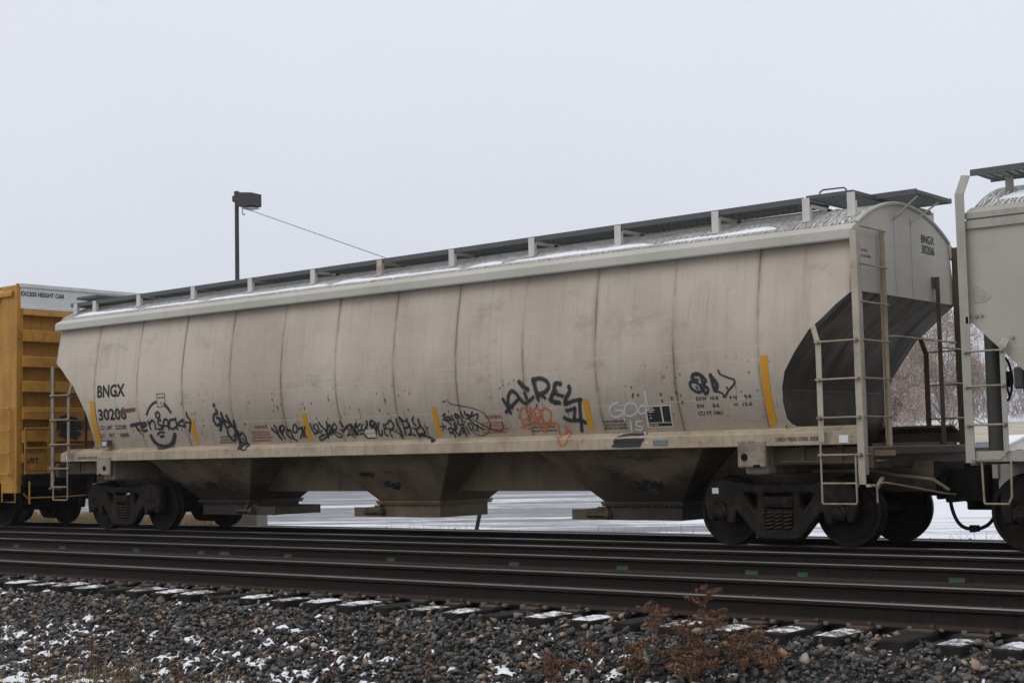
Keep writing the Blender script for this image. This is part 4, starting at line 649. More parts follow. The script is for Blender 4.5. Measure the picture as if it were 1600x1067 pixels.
# ------------------------------------------------------------------ yellow boxcar on the left
def make_boxcar():
    car=thing('boxcar','mustard yellow boxcar with a white band marked EXCESS HEIGHT CAR on its ribbed end','railway car',(-9.905,0,0))
    # ribbed end: profile in (x,z) extruded across
    rid=[(4.326,4.452),(3.791,4.038),(3.27,3.504),(2.764,2.997),(2.207,2.466),(1.755,1.99),(1.34,1.52)]
    pr=[(-.18,1.05),(-.115,1.05)]
    for a,b in sorted(rid): pr+=[(-.115,a-.005),(.10,a),(.10,a+.02),(.075,b-.03),(.06,b-.01),(-.115,b)]
    pr+=[(-.115,4.46),(-.18,4.46)]
    MB().prism([(x,z) for x,z in pr],-1.50,1.50,'y').build('end_panel',M['box_yellow'],car)
    cap=MB().box(-.12,.02,-1.53,1.53,4.462,4.90).box(-.12,.05,-1.55,1.55,4.895,4.975).box(-.12,.045,-1.53,1.53,4.452,4.515).build('end_cap',M['box_white'],car,bevel=.006)
    def t(s,y0,y1,z0,z1,x=.025): 
        V,F=text_geo(s,y1-y0,z1-z0,.03); mark_mesh('lettering',[(x,y0+v.x,z0+v.y) for v in V],F,M['ink'],cap)
    t('EXCESS HEIGHT CAR',-1.525,-.50,4.725,4.815); t('TBOX',.21,.60,4.745,4.845)
    MB().box(-15.2,-.182,-1.50,1.50,1.0,4.90).build('body',M['box_yellow'],car)
    for s in (-1,1):
        MB().box(-.56,.0,s*1.60,s*1.50,.72,4.94).box(-.03,.012,s*1.615,s*1.46,.9,4.97).build('corner_post',M['box_yellow'],car,bevel=.008)
        for x in (-1.7,-2.9,-4.1,-5.3,-9.8,-11,-12.2,-13.4,-14.6): MB().box(x-.06,x+.06,s*1.56,s*1.5,1.05,4.75).build('side_post',M['box_yellow'],car,bevel=.008)
        MB().prism([(s*1.50,4.74),(s*1.66,4.72),(s*1.66,4.80),(s*1.52,4.90),(s*1.46,4.97)],-15.2,-.12,'x').build('top_chord',M['box_yellow'],car)
        MB().box(-15.2,-.02,s*1.58,s*1.5,.92,1.12).build('side_sill',M['box_yellow'],car)
        L=MB().bar((-.16,s*1.66,1.05),(-.16,s*1.66,2.45),.04,.02,(0,1,0)).bar((-.60,s*1.66,1.05),(-.60,s*1.66,2.45),.04,.02,(0,1,0)).build('side_ladder',M['box_yellow'],car)
        for z in (2.43,1.98,1.53,1.10): MB().tube([(-.62,s*1.69,z),(-.14,s*1.69,z)],.012,8).build('rung',M['box_rung'],L,smooth=True)
        MB().tube([(-.05,s*1.6,.9),(-.05,s*1.6,.54),(-.52,s*1.6,.54),(-.52,s*1.6,.9)],.014,8).build('stirrup_step',M['box_rung'],car,smooth=True)
    MB().sheet([[(x,y,4.955+.015*(1-(y/1.5)**2)) for y in np.linspace(-1.52,1.52,9)] for x in (-15.2,.02)]).build('roof',M['box_white'],car,solid=.02)
    # end ladder frame, handrail, post, lever
    L=MB().bar((.16,-1.50,1.10),(.16,-1.50,2.03),.05,.02,(1,0,0)).bar((.16,-.96,1.10),(.16,-.96,2.03),.05,.02,(1,0,0)).bar((0.05,-1.5,1.75),(.16,-1.5,1.75),.04,.03).bar((0.05,-.96,1.75),(.16,-.96,1.75),.04,.03)
    L.box(.14,.155,-1.47,-.99,1.16,1.50)
    L=L.build('end_ladder',M['box_yellow'],car)
    for z in (2.02,1.62,1.12): MB().tube([(.18,-1.53,z),(.18,-.93,z)],.014,8).build('rung',M['box_rung'],L,smooth=True)
    st=[(.02,[(-1.47,1.42),(-1.45,1.33),(-1.40,1.34)]),(.02,[(-1.40,1.33),(-1.37,1.42),(-1.35,1.33)]),(.02,[(-1.29,1.41),(-1.33,1.40),(-1.30,1.36),(-1.33,1.32)]),(.02,[(-1.27,1.42),(-1.2,1.41)]),(.02,[(-1.24,1.42),(-1.23,1.32)])]
    ribbon('name_tag',car,st,M['spray_black'],lambda a,b,o:(.155+o,a,b),.003)
    MB().box(.156,.159,-1.40,-1.28,1.20,1.28).build('sticker',M['yellow_tape'],car)
    MB().tube([(.02,-1.47,2.26),(.05,-1.47,2.33),(.12,-1.44,2.365),(.14,-1.38,2.37),(.14,1.2,2.37),(.05,1.25,2.37)],.014,8).build('end_handrail',M['box_rung'],car,smooth=True)
    MB().box(.02,.14,-.88,-.76,1.62,2.34).build('end_post',M['box_yellow'],car,bevel=.01)
    rr=random.Random(9)
    st=[(.05,[(-.62+rr.uniform(-.05,.5),2.25-.06*k+rr.uniform(-.05,.05)) for k in range(8)]) for _ in range(6)]
    ribbon('end_scribble',car,st,M['spray_black'],lambda a,b,o:(.105+o,a,b),.003)
    MB().box(-15,.0,-.38,.38,.70,1.05).box(-.2,.25,-.45,.45,.66,1.08).box(-.1,.08,-1.5,1.5,.86,1.08).build('centre_sill',M['black_steel'],car)
    MB().tube([(.15,-1.40,.50),(.15,-1.40,.95)],.018,8).tube([(.15,-1.42,.60),(.17,-1.5,.66),(.17,-1.55,.70)],.014,8).tube([(.15,-1.40,.62),(.25,-.6,.62),(.4,-.2,.64)],.014,8).build('uncoupling_lever',M['box_rung'],car,smooth=True)
    make_coupler(car,.25,1,M['black'],.40)
    for x in (-2.60,-12.6): make_truck(car,x)
    return car
M['box_rung']=paint('worn_mustard_rungs',(.46,.26,.07),(.2,.1,.04),.4,8,.6,.3,.3)
boxcar=make_boxcar()
# ------------------------------------------------------------------ ground, ballast, tracks
def smoothnoise(x,y,seed=0):
    x=np.asarray(x,float);y=np.asarray(y,float); r=np.random.default_rng(seed); T=r.random((64,64))
    xi=np.floor(x).astype(int);yi=np.floor(y).astype(int);fx=x-xi;fy=y-yi; fx=fx*fx*(3-2*fx);fy=fy*fy*(3-2*fy)
    g=lambda a,b:T[a%64,b%64]
    return (g(xi,yi)*(1-fx)+g(xi+1,yi)*fx)*(1-fy)+(g(xi,yi+1)*(1-fx)+g(xi+1,yi+1)*fx)*fy
def bed_z(x,y):
    # cross-section: verge, near shoulder, flat bed under the three tracks, far shoulder, lot
    x=np.asarray(x,float); y=np.asarray(y,float)
    z=np.interp(y,[-60,-16,-12,-9.75,-9.15,-8.05,-7.75,-7.0,-5.8,-5.0,-3.7,1.4,5.6,7.2,9,30,76,140,220,2500],
                  [-1.6,-1.35,-1.2,-1.02,-.87,-.325,-.285,-.26,-.25,-.235,-.225,-.25,-.28,-.47,-.5,-.45,-.45,1.2,5.2,14])
    return z
GX=np.concatenate([[-2500,-900,-400,-200,-120,-70,-45,-30],np.arange(-20,24,.4),[30,45,80,160,400,1200]])
GY=np.concatenate([[-60,-40,-25,-18],np.arange(-14,-7,.14),np.arange(-7,8,.4),np.arange(8,36,2.),[40,46,54,62,70,80,90,100,110,125,145,170,200,260,400,800,2500]])
def grid_sheet(name,xs,ys,mat,zoff=0,rough=0.02):
    X,Y=np.meshgrid(xs,ys); Z=bed_z(X,Y)+zoff+rough*(smoothnoise(X*2,Y*2,3)-.5)
    V=np.stack([X,Y,Z],-1).reshape(-1,3); m=len(xs); i=np.arange(len(ys)-1)[:,None]*m+np.arange(m-1)[None]
    F=np.stack([i,i+1,i+m+1,i+m],-1).reshape(-1,4); return fast_mesh(name,V,F,mat,smooth=True)
def ballast_ground_mat():
    n=NB('ballast_bed'); co=n.co
    v=n.voro(co,24,out='Color'); k=n.xyz(v)[0]; d=n.voro(co,24); nz=n.noise(co,3,4)
    a=n.mix(k,(.006,.006,.006),(.022,.019,.017)); a=n.mix(n.math('MULTIPLY',nz,.5),a,(.012,.010,.009)); n.bump(d,1.,.03); return n.done(a,.8)
M['bed']=ballast_ground_mat()
structure(grid_sheet('ballast_bed',GX[(GX>=-45)&(GX<=30)],GY[(GY>-9.9)&(GY<7.4)],M['bed'],.006,.0))
def lot_mat():
    # wet asphalt half covered by drifted snow, swept into streaks by tyres
    n=NB('snowy_lot'); co=n.co; x,y,z=n.xyz()
    r=n.N.new('ShaderNodeMapping'); n.put(r.inputs[0],co); r.inputs['Rotation'].default_value=(0,0,R(-32)); w=r.outputs[0]
    s1=n.noise(n.scale(w,.06,.55,1),1,6,.68,.4); s2=n.noise(n.scale(w,.3,3.2,1),1,6,.72); s3=n.noise(n.scale(w,.02,.12,1),1,3)
    m=n.math('ADD',n.math('MULTIPLY',s1,.55),n.math('ADD',n.math('MULTIPLY',s2,.3),n.math('MULTIPLY',s3,.25)))
    near=n.ramp(y,12,8,0.,.10); m=n.math('ADD',m,near); east=n.ramp(n.math('ADD',x,n.math('MULTIPLY',y,.75)),3,12,0,.13); m=n.math('ADD',m,east)
    fs=n.noise(n.scale(w,.8,7,1),1,5,.7); m=n.math('ADD',m,n.math('MULTIPLY',n.math('SUBTRACT',fs,.5),.14)); f=n.ramp(m,.55,.645); far=n.ramp(y,128,140)
    asph=n.mix(n.ramp(n.noise(n.scale(w,.4,3,1),1.5,6,.7),.35,.65),(.15,.155,.17),(.28,.285,.305)); snow=n.mix(s2,(.80,.82,.87),(.66,.68,.73)); a=n.mix(f,asph,snow)
    # beyond the lot a tan grass field dusted with snow
    g=n.mix(n.ramp(n.noise(n.scale(co,.15,.5,1),1,6,.7),.4,.62),(.36,.30,.225),(.50,.46,.41)); a=n.mix(far,a,g)
    # verge in front of the ballast: snow with soil and grass showing through
    fr=n.ramp(y,-9.2,-9.6); sp=n.ramp(n.noise(n.scale(co,1.5,2.4,1),1.3,7,.75),.44,.58); v=n.mix(sp,(.07,.052,.038),(.82,.84,.88)); a=n.mix(fr,a,v)
    n.bump(n.noise(co,12,5),.3,.03); return n.done(a,.78,0,.15)
M['lot']=lot_mat()
structure(grid_sheet('ground',GX,GY,M['lot'],-.02,.03))
# --- crushed stone
def rock_protos(k=26):
    P=[]
    for i in range(k):
        bm=bmesh.new(); q=rng.normal(size=(9,3)); q/=np.linalg.norm(q,axis=1)[:,None]; q*=rng.uniform(.8,1.15,(9,1)); q*=np.array([1,rng.uniform(.5,.9),rng.uniform(.35,.75)])
        for p in q: bm.verts.new(p)
        r=bmesh.ops.convex_hull(bm,input=bm.verts); bmesh.ops.delete(bm,geom=[g for g in r['geom_interior'] if isinstance(g,bmesh.types.BMVert)],context='VERTS')
        bmesh.ops.triangulate(bm,faces=bm.faces); bm.verts.index_update()
        P.append((np.array([v.co for v in bm.verts]),np.array([[v.index for v in f.verts] for f in bm.faces]))); bm.free()
    return P
PROTO=rock_protos()
def rotm(n):
    q=rng.normal(size=(n,4)); q/=np.linalg.norm(q,axis=1)[:,None]; w,x,y,z=q.T
    return np.stack([1-2*(y*y+z*z),2*(x*y-z*w),2*(x*z+y*w),2*(x*y+z*w),1-2*(x*x+z*z),2*(y*z-x*w),2*(x*z-y*w),2*(y*z+x*w),1-2*(x*x+y*y)],1).reshape(n,3,3)
def stones(name,X,Y,size,mat,lift=.2,tilt=.35):
    n=len(X); Z=bed_z(X,Y)+size*lift*rng.uniform(-.5,2.2,n)-np.interp(Y,[-8.25,-8.0],[0,.022]); tint=rng.random(n); pid=rng.integers(0,len(PROTO),n); VV=[];FF=[];TT=[]; off=0
    for k,(pv,pf) in enumerate(PROTO):
        idx=np.where(pid==k)[0]
        if not len(idx): continue
        Rm=rotm(len(idx)); v=np.einsum('nij,kj->nki',Rm,pv)*(size[idx]/1.75)[:,None,None]; v[...,2]*=.82
        v+=np.stack([X[idx],Y[idx],Z[idx]],1)[:,None]; VV.append(v.reshape(-1,3)); f=pf[None]+(np.arange(len(idx))*len(pv))[:,None,None]+off; FF.append(f.reshape(-1,3)); TT.append(np.repeat(tint[idx],len(pv))); off+=len(idx)*len(pv)
    return fast_mesh(name,np.concatenate(VV),np.concatenate(FF),mat,vcol=np.concatenate(TT))
def stone_mat():
    n=NB('crushed_stone'); at=n.N.new('ShaderNodeAttribute'); at.attribute_name='tint'; t=at.outputs['Fac']
    cr=n.N.new('ShaderNodeValToRGB'); cr.color_ramp.interpolation='CONSTANT'; e=cr.color_ramp.elements; e[0].position=0; e[0].color=(.036,.036,.036,1); e[1].position=.2; e[1].color=(.058,.058,.056,1)
    for p,c in ((.36,(.092,.090,.085,1)),(.48,(.042,.046,.044,1)),(.6,(.13,.127,.12,1)),(.68,(.105,.082,.068,1)),(.77,(.19,.15,.115,1)),(.83,(.12,.082,.06,1)),(.88,(.33,.245,.165,1)),(.92,(.22,.13,.062,1)),(.945,(.42,.345,.275,1)),(.975,(.33,.19,.085,1))):
        q=e.new(p); q.color=c
    n.put(cr.inputs[0],t); nz=n.noise(n.co,45,5,.7); a=n.mix(n.math('MULTIPLY',nz,.5),cr.outputs[0],(.05,.047,.045)); n.bump(nz,.3,.006); return n.done(a,.62,0,.45)
M['stone']=stone_mat()
def shoulder_stones():
    n=40000; X=rng.uniform(-2.5,14.2,n); Y=rng.uniform(-9.75,-7.35,n)
    keep=(rng.random(n)<np.interp(Y,[-9.75,-9.4,-9.1],[.25,.75,1]))&(X>-2+(Y+9.75)*-.2); X,Y=X[keep],Y[keep]
    s=np.clip(rng.lognormal(math.log(.053),.42,len(X)),.024,.13)
    tag(stones('crushed_stone',X,Y,s,M['stone'],.35),'dark grey and tan crushed stone covering the near ballast shoulder','crushed stone',kind='stuff')
    # thinner scatter between and beyond the rails
    n=15000; X=rng.uniform(-26,15,n); Y=rng.uniform(-7.4,6.6,n); s=np.clip(rng.lognormal(math.log(.05),.3,n),.03,.10)
    tag(stones('crushed_stone',X,Y,s,M['stone'],.05),'dark crushed stone lying between the rails','crushed stone',kind='stuff')
shoulder_stones()
# --- snow caught between the stones
def snow_between():
    xs=np.arange(-1.5,14.2,.022); ys=np.arange(-9.75,-7.7,.022); X,Y=np.meshgrid(xs,ys)
    n1=smoothnoise(X*.9,Y*1.6,21)*.26+smoothnoise(X*3.6,Y*5,22)*.22+smoothnoise(X*15,Y*19,23)*.56+.018
    bias=np.interp(Y,[-9.75,-9.5,-9.2,-8.9,-8.5,-8.1,-7.9,-7.7],[.24,.17,.05,-.0,-.05,-.12,-.05,-.07])+np.interp(X,[1,5,9,14],[.015,.015,-.0,-.02])
    h=(n1+bias-.60); Z=bed_z(X,Y)+.004+np.clip(h,-.2,.16)*.20+.008*(smoothnoise(X*25,Y*25,24)-.5)
    V=np.stack([X,Y,Z],-1).reshape(-1,3); m=len(xs); i=np.arange(len(ys)-1)[:,None]*m+np.arange(m-1)[None]
    F=np.stack([i,i+1,i+m+1,i+m],-1).reshape(-1,4); on=(h>-.0).reshape(-1); F=F[on[F].all(1)]
    o=fast_mesh('snow_cover',V,F,M['snow'],smooth=True); tag(o,'broken white snow lying between the ballast stones','snow',kind='stuff')
snow_between()
# --- rails: head, web and foot
RP=[(-.0376,0),(-.033,0.0),(.033,0),(.0376,-.006),(.0385,-.034),(.030,-.042),(.0105,-.055),(.009,-.10),(.0105,-.138),(.030,-.152),(.074,-.170),(.076,-.185),(-.076,-.185),(-.074,-.170),(-.030,-.152),(-.0105,-.138),(-.009,-.10),(-.0105,-.055),(-.030,-.042),(-.0385,-.034),(-.0376,-.006)][1:]
def rail_mat():
    n=NB('rusty_rail'); co=n.co; x,y,z=n.xyz()
    nz=n.noise(n.scale(co,.6,6,6),3,5,.7); st=n.noise(n.scale(co,26,1,1.5),1,3)
    a=n.mix(nz,(.012,.0105,.010),(.030,.021,.0175)); a=n.mix(n.ramp(st,.45,.7),a,(.011,.010,.010))
    foot=n.ramp(z,-.145,-.160); a=n.mix(n.math('MULTIPLY',foot,.6),a,(.055,.040,.033))
    head=n.ramp(z,-.012,-.004); a=n.mix(head,a,n.mix(nz,(.24,.225,.22),(.10,.08,.07))); n.bump(nz,.2,.004)
    n.put(n.b.inputs['Metallic'],n.math('MULTIPLY',head,.85)); return n.done(a,n.ramp(head,0,1,.62,.33),n.math('MULTIPLY',head,.8),n.ramp(head,0,1,.1,.4))
M['rail']=rail_mat(); M['green']=plain('green_rail_paint',(.04,.085,.058),.7,0,.4,40)
def rail(y,label,slope=0,xc=2):
    o=MB().prism(RP,-70,45,'x').build('rail',M['rail']); o.location=(xc,y,0); o.rotation_euler=(0,0,math.atan(slope)); return tag(o,label,'rail','rails of the three tracks')
TRK=[(-6.40,.0085,4.5,.765),(-2.83,.0155,1.,.775),(0,0,0,.7525)]
RL={}
for (yc,sl,xc,hg),nm in zip(TRK,('closest','middle','far')):
    for s in (-1,1):
        lab={('closest',-1):'nearest rail of all, the one the snowy tie ends stick out from',('closest',1):'second rail from the front, with spikes seen along its foot',('middle',-1):'third rail from the front, its web dabbed with green paint marks',('middle',1):'fourth rail from the front, half hidden behind the green-marked rail',('far',-1):'rail under the near wheels of the train',('far',1):'farthest rail, bright topped, under the far wheels of the train'}[(nm,s)]
        RL[(nm,s)]=rail(yc+s*hg,lab,sl,xc)
g=RL[('middle',-1)]
for x in (-8.5,-7.25,-4.0,-3.28,-1.9,.85,2.62,4.70,5.25,8.35,9.0,10.55): MB().box(x-1-.14,x-1+.14,-.0795,-.0125,-.160,-.0).box(x-1-.14,x-1+.14,-.0125,-.0105,-.150,-.10)
def green_marks():
    for px in (-6.55,-5.2,-1.6,-1.05,.35,2.42,4.6,6.3,8.1,8.75,10.55,-7.9,-3.2):
        rr=random.Random(px); m=MB(); w=.12+rr.random()*.09
        m.sheet([[(px-1+a*w*(1+.1*rr.random()),yy-.0025,zz+.003) for a in (-.5,-.2,.2,.5)] for yy,zz in ((-.0092,-.105),(-.0098,-.125),(-.0105,-.138),(-.030,-.152))])
        m.build('paint_mark',M['green'],g)
green_marks()
# --- ties with plates, spikes and snow
M['tie']=paint('creosoted_tie',(.020,.018,.017),(.045,.037,.03),.5,6,.8,.3)
def make_tie(snow,seed):
    rr=random.Random(seed); t=thing('railway_tie','','railway tie')
    m=MB().box(-.115,.115,-1.52,1.30,-.42,-.205); o=m.build('timber',M['tie'],t,bevel=.012)
    for s in (-1,1):
        p=MB().box(-.10,.10,s*.765-.19,s*.765+.19,-.207,-.187).build('tie_plate',M['rusty_plate'],t,bevel=.004)
        for dx,dy in ((-.06,.095),(.06,-.095)): MB().box(dx-.012,dx+.012,s*.765+dy-.012,s*.765+dy+.012,-.19,-.150).box(dx-.018,dx+.018,s*.765+dy-.022,s*.765+dy+.022,-.168,-.1497).build('spike',M['rusty_plate'],p)
        for dx in (-.135,.135): MB().box(dx-.022,dx+.022,s*.765-.10,s*.765+.10,-.205,-.172).build('rail_anchor',M['anchor'],p,bevel=.006)
    if snow:
        k=7; n=16; a0,a1=-1.50,-1.50+rr.uniform(.36,.46)
        g=[]
        for i in range(n+1):
            row=[]
            for j in range(k+1):
                y=a0+(a1-a0)*i/n; x=-.105+.21*j/k; ed=min(i,n-i,j*1.5,(k-j)*1.5); h=.016*min(1,ed/2.5)*(.5+rr.random()); row.append((x+rr.uniform(-.006,.006),y+rr.uniform(-.012,.012),-.203+h*snow))
            g.append(row)
        MB().sheet(g).build('snow_patch',M['snow_thin'] if snow<.7 else M['tie_snow'],t,smooth='all')
    return t
M['rusty_plate']=paint('rusty_tie_plate',(.085,.055,.042),(.04,.03,.026),.5,8,.7,.3); M['anchor']=paint('pale_rail_anchor',(.15,.125,.11),(.06,.04,.03),.5,9,.6,.3)
def thin_snow():
    n=NB('thin_snow'); nz=n.noise(n.co,14,5,.7); return n.done(n.mix(n.ramp(nz,.4,.6),(.10,.095,.095),(.66,.68,.72)),.75)
def tie_snow():
    # snow crust breaking up over dark timber, different on every tie
    n=NB('tie_snow'); oi=n.N.new('ShaderNodeObjectInfo'); v=n.N.new('ShaderNodeVectorMath'); v.operation='ADD'; n.put(v.inputs[0],n.co); sc_=n.N.new('ShaderNodeVectorMath'); sc_.operation='SCALE'; cx=n.N.new('ShaderNodeCombineXYZ')
    for i in range(3): n.put(cx.inputs[i],oi.outputs['Random'])
    n.put(sc_.inputs[0],cx.outputs[0]); n.put(sc_.inputs['Scale'],40.); n.put(v.inputs[1],sc_.outputs[0]); nz=n.noise(v.outputs[0],9,7,.72); big=n.noise(v.outputs[0],2.2,2)
    m=n.ramp(n.math('ADD',nz,n.math('MULTIPLY',big,.5)),.66,.86); n.bump(nz,.6,.02); return n.done(n.mix(m,(.07,.062,.058),(.74,.75,.78)),.75)
M['tie_snow']=tie_snow(); M['snow_thin']=thin_snow()
def copy_tree(o,parent=None):
    c=o.copy(); COL.objects.link(c); c.parent=parent
    for ch in o.children: copy_tree(ch,c)
    return c
protos=[make_tie(1,1),make_tie(1,2),make_tie(.5,3),make_tie(0,4)]
LT=['wooden tie end capped with bright white snow beside the nearest rail','wooden tie end capped with bright white snow beside the nearest rail','wooden tie end under a thin grey dusting of snow beside the nearest rail','bare dark wooden tie end jutting out of the stones beside the nearest rail']
used=[0]*4; pat=[0,2,0,1,3,0,2,1,0,3,1,0,0,3,0,2,0,1,3,2,0,3,1,0,3,1,0,0,1,3,2,0,3,1,0,3]
for i,k in enumerate(pat):
    x=-2.57+i*.4955+random.uniform(-.02,.02); t=protos[k] if not used[k] else copy_tree(protos[k]); used[k]=1
    yc=-6.40+.0085*(x-4.5); t.location=(x,yc+random.uniform(-.04,.04),random.uniform(-.006,.004)); t.rotation_euler=(0,0,.0085+random.uniform(-.02,.02))
    tag(t,LT[k],'railway tie','ties of the closest track')
# --- snow on the car roofs
def roof_snow(name,label,x0,x1,y0,zf,segs,w0,seed):
    r=random.Random(seed); m=MB()
    for a,b in segs:
        n=max(8,int((b-a)/.05)); g=[]
        ph=r.uniform(0,9)
        for i in range(n+1):
            x=a+(b-a)*i/n; e=min(1,min(i,n-i)/5); w=w0*(.55+.45*math.sin(x*1.7+ph)+.25*math.sin(x*5.1+ph*2)+r.uniform(-.08,.08)); w=max(.04,w)*(e**.5+.02); row=[]
            for j in range(7):
                t=j/6; y=y0+w*t; row.append((x,y,zf(y)+.005+.02*math.sin(math.pi*t)**.6*e*r.uniform(.8,1.1)))
            g.append(row)
        m.sheet(g)
    return tag(m.build(name,M['snow'],None,smooth='all'),label,'snow',kind='stuff')
roof_snow('roof_snow','thin white snow lying along the near eave of the grey hopper car',-8.4,8,-1.37,roof_z,[(-8.3,-6.2),(-6.1,-4.3),(-4.25,-1.1),(-1.05,1.9),(1.95,2.7),(2.75,5.5),(5.55,7.4)],.13,3)
roof_snow('roof_snow','white snow strip on the roof of the green-grey hopper at the right edge',0,0,-1.25,lambda y:4.11+.42*(1-(abs(y)/1.42)**2),[(10.3,14.5),(14.7,18)],.26,8)
# ------------------------------------------------------------------ things beyond the train
def lamp():
    t=thing('street_lamp','tall dark lot lamp with one box head, rising behind the grey hopper car','street lamp',(-21.4,14,-.5),R(10))
    MB().lathe([(.095,0),(.095,.9),(.08,4),(.068,10.60),(.09,10.62),(.09,10.75),(.0,10.77)],axis='z',n=16).lathe([(.2,0),(.2,.05)],axis='z',n=20).build('pole',M['lamp'],t,smooth=True)
    MB().box(.05,.24,-.06,.06,10.42,10.58).build('arm',M['lamp'],t,bevel=.01)
    MB().box(-.11,.11,-.11,.11,10.40,10.60).lathe([(.115,1.2),(.115,1.26)],axis='z',n=16).tube([(.05,0,10.33),(.26,0,10.46)],.02,8).build('bracket',M['lamp'],t,bevel=.008)
    h=MB().prism([(.20,10.20),(.20,10.60),(.28,10.66),(.84,10.60),(.84,10.18),(.5,10.14)],-.27,.27,'y').build('lamp_head',M['lamp'],t,bevel=.012)
    MB().box(.38,.80,-.22,.22,10.10,10.125).build('lens',M['lens'],h)
    return t
M['lamp']=plain('dark_bronze_lamp',(.045,.042,.045),.6); M['lens']=plain('dull_lamp_glass',(.42,.47,.47),.3)
lamp()
def wire():
    a=Vector((-21.1,14.0,9.67)); b=Vector((8.55,14.0,-.55)); n=60
    pts=[]
    for i in range(n+1):
        t=i/n; p=a.lerp(b,t); p.z-=.12*math.sin(math.pi*t); pts.append(p)
    m=MB().tube(pts,.010,6); m.tube([a,(a.x-.02,a.y,a.z-.22),(a.x+.07,a.y,a.z-.26),(a.x+.1,a.y,a.z-.2)],.014,6)
    for i in range(1,n*2):
        t=i/(n*2); p=a.lerp(b,t); p.z-=.12*math.sin(math.pi*t); m.box(p.x-.012,p.x+.012,p.y-.011,p.y+.011,p.z-.012,p.z+.012)
    tag(m.build('guy_wire',M['lamp'],None,smooth=True),'thin sagging wire running down from the lot lamp behind the hopper','wire')
wire()
M['concrete']=paint('rough_concrete',(.27,.26,.215),(.15,.14,.11),.5,5,.85,.5); M['post']=paint('dull_green_post',(.05,.085,.06),(.1,.1,.09),.5,8,.7)
o=MB().box(-.38,.38,-.2,.2,-.1,.245).build('concrete_block',M['concrete'],None,bevel=.02); o.location=(-10.45,5,-.235); o.rotation_euler=(0,0,R(8)); tag(o,'squat grey concrete block beside the track behind the left bay','concrete block')
o=MB().prism([(-.02,-.3),(.02,-.3),(.025,.42),(.0,.44),(-.025,.42)],-.04,.04,'y').build('marker_post',M['post'],None); o.location=(-4.22,6.,-.27); o.rotation_euler=(0,R(16),0); tag(o,'short leaning green marker post seen under the middle bay','marker post')
# ------------------------------------------------------------------ plants
def veg(name,c,c2,rough=.85,trans=.0):
    n=NB(name); at=n.N.new('ShaderNodeAttribute'); at.attribute_name='tint'; a=n.mix(at.outputs['Fac'],c,c2); return n.done(a,rough,0,.15)
M['weed']=veg('dry_red_weed',(.095,.052,.034),(.23,.128,.078)); M['straw']=veg('dry_straw',(.20,.135,.062),(.42,.30,.15)); M['weed_stem']=plain('weed_stem',(.06,.028,.022),.8)
def blades(name,X,Y,H,W,mat,label,cat,lean=.35,kind='stuff',group=None,zf=bed_z):
    n=len(X); Z=zf(X,Y); az=rng.uniform(0,2*np.pi,n); le=rng.normal(0,lean,n); V=np.empty((n,7,3)); s=np.stack([np.cos(az),np.sin(az)],1); dr=rng.uniform(0,2*np.pi,n); d=np.stack([np.cos(dr),np.sin(dr)],1)*(le*H)[:,None]
    for k,(t,w) in enumerate(((0,1),(.4,.8),(.75,.5))):
        c=np.stack([X,Y],1)+d*t**2
        for j,sg in enumerate((-1,1)): V[:,2*k+j,:2]=c+s*sg*(W*w/2)[:,None]; V[:,2*k+j,2]=Z+H*t
    V[:,6,:2]=np.stack([X,Y],1)+d; V[:,6,2]=Z+H
    b=(np.arange(n)*7)[:,None]; F=np.concatenate([b+np.array(q) for q in ([0,1,3],[0,3,2],[2,3,5],[2,5,4],[4,5,6])])
    o=fast_mesh(name,V.reshape(-1,3),F,mat,vcol=np.repeat(rng.random(n),7)); tag(o,label,cat,group,kind); return o
def patchy(n,x0,x1,y0,y1,seed,th,f=1.2):
    X=rng.uniform(x0,x1,n);Y=rng.uniform(y0,y1,n); k=smoothnoise(X*f,Y*f,seed)+.35*smoothnoise(X*f*4,Y*f*4,seed+1)>th; return X[k],Y[k]
X,Y=patchy(9000,0,8.2,-10.6,-9.15,31,.78,1.6); w=rng.random(len(X))<np.interp(X,[0,3.5,6,8.2],[1,.9,.5,.2]); X,Y=X[w],Y[w]
blades('dry_grass',X,Y,rng.uniform(.08,.36,len(X))*np.interp(X,[2,5,8],[1,.75,.6]),rng.uniform(.0025,.006,len(X)),M['straw2'] if 'straw2' in M else M['straw'],'thin brown dead grass poking through the snow at the lower left','grass',.4)
X,Y=patchy(30000,-42,-10.0,4.6,10.5,41,.45,.5); k=X<-11.3-(Y-5)*1.17+.5*smoothnoise(Y*2,X,44); X,Y=X[k],Y[k]; blades('dry_grass',X,Y,rng.uniform(.12,.45,len(X)),rng.uniform(.004,.011,len(X)),M['straw'],'pale straw coloured grass beyond the track at the left','grass',.5)
X,Y=patchy(1300,-8,12,2.5,6.2,51,.95,.9); blades('dry_grass',X,Y,rng.uniform(.08,.3,len(X)),rng.uniform(.004,.01,len(X)),M['straw'],'sparse dry grass wisps on the far ballast behind the wheels','grass',.9)
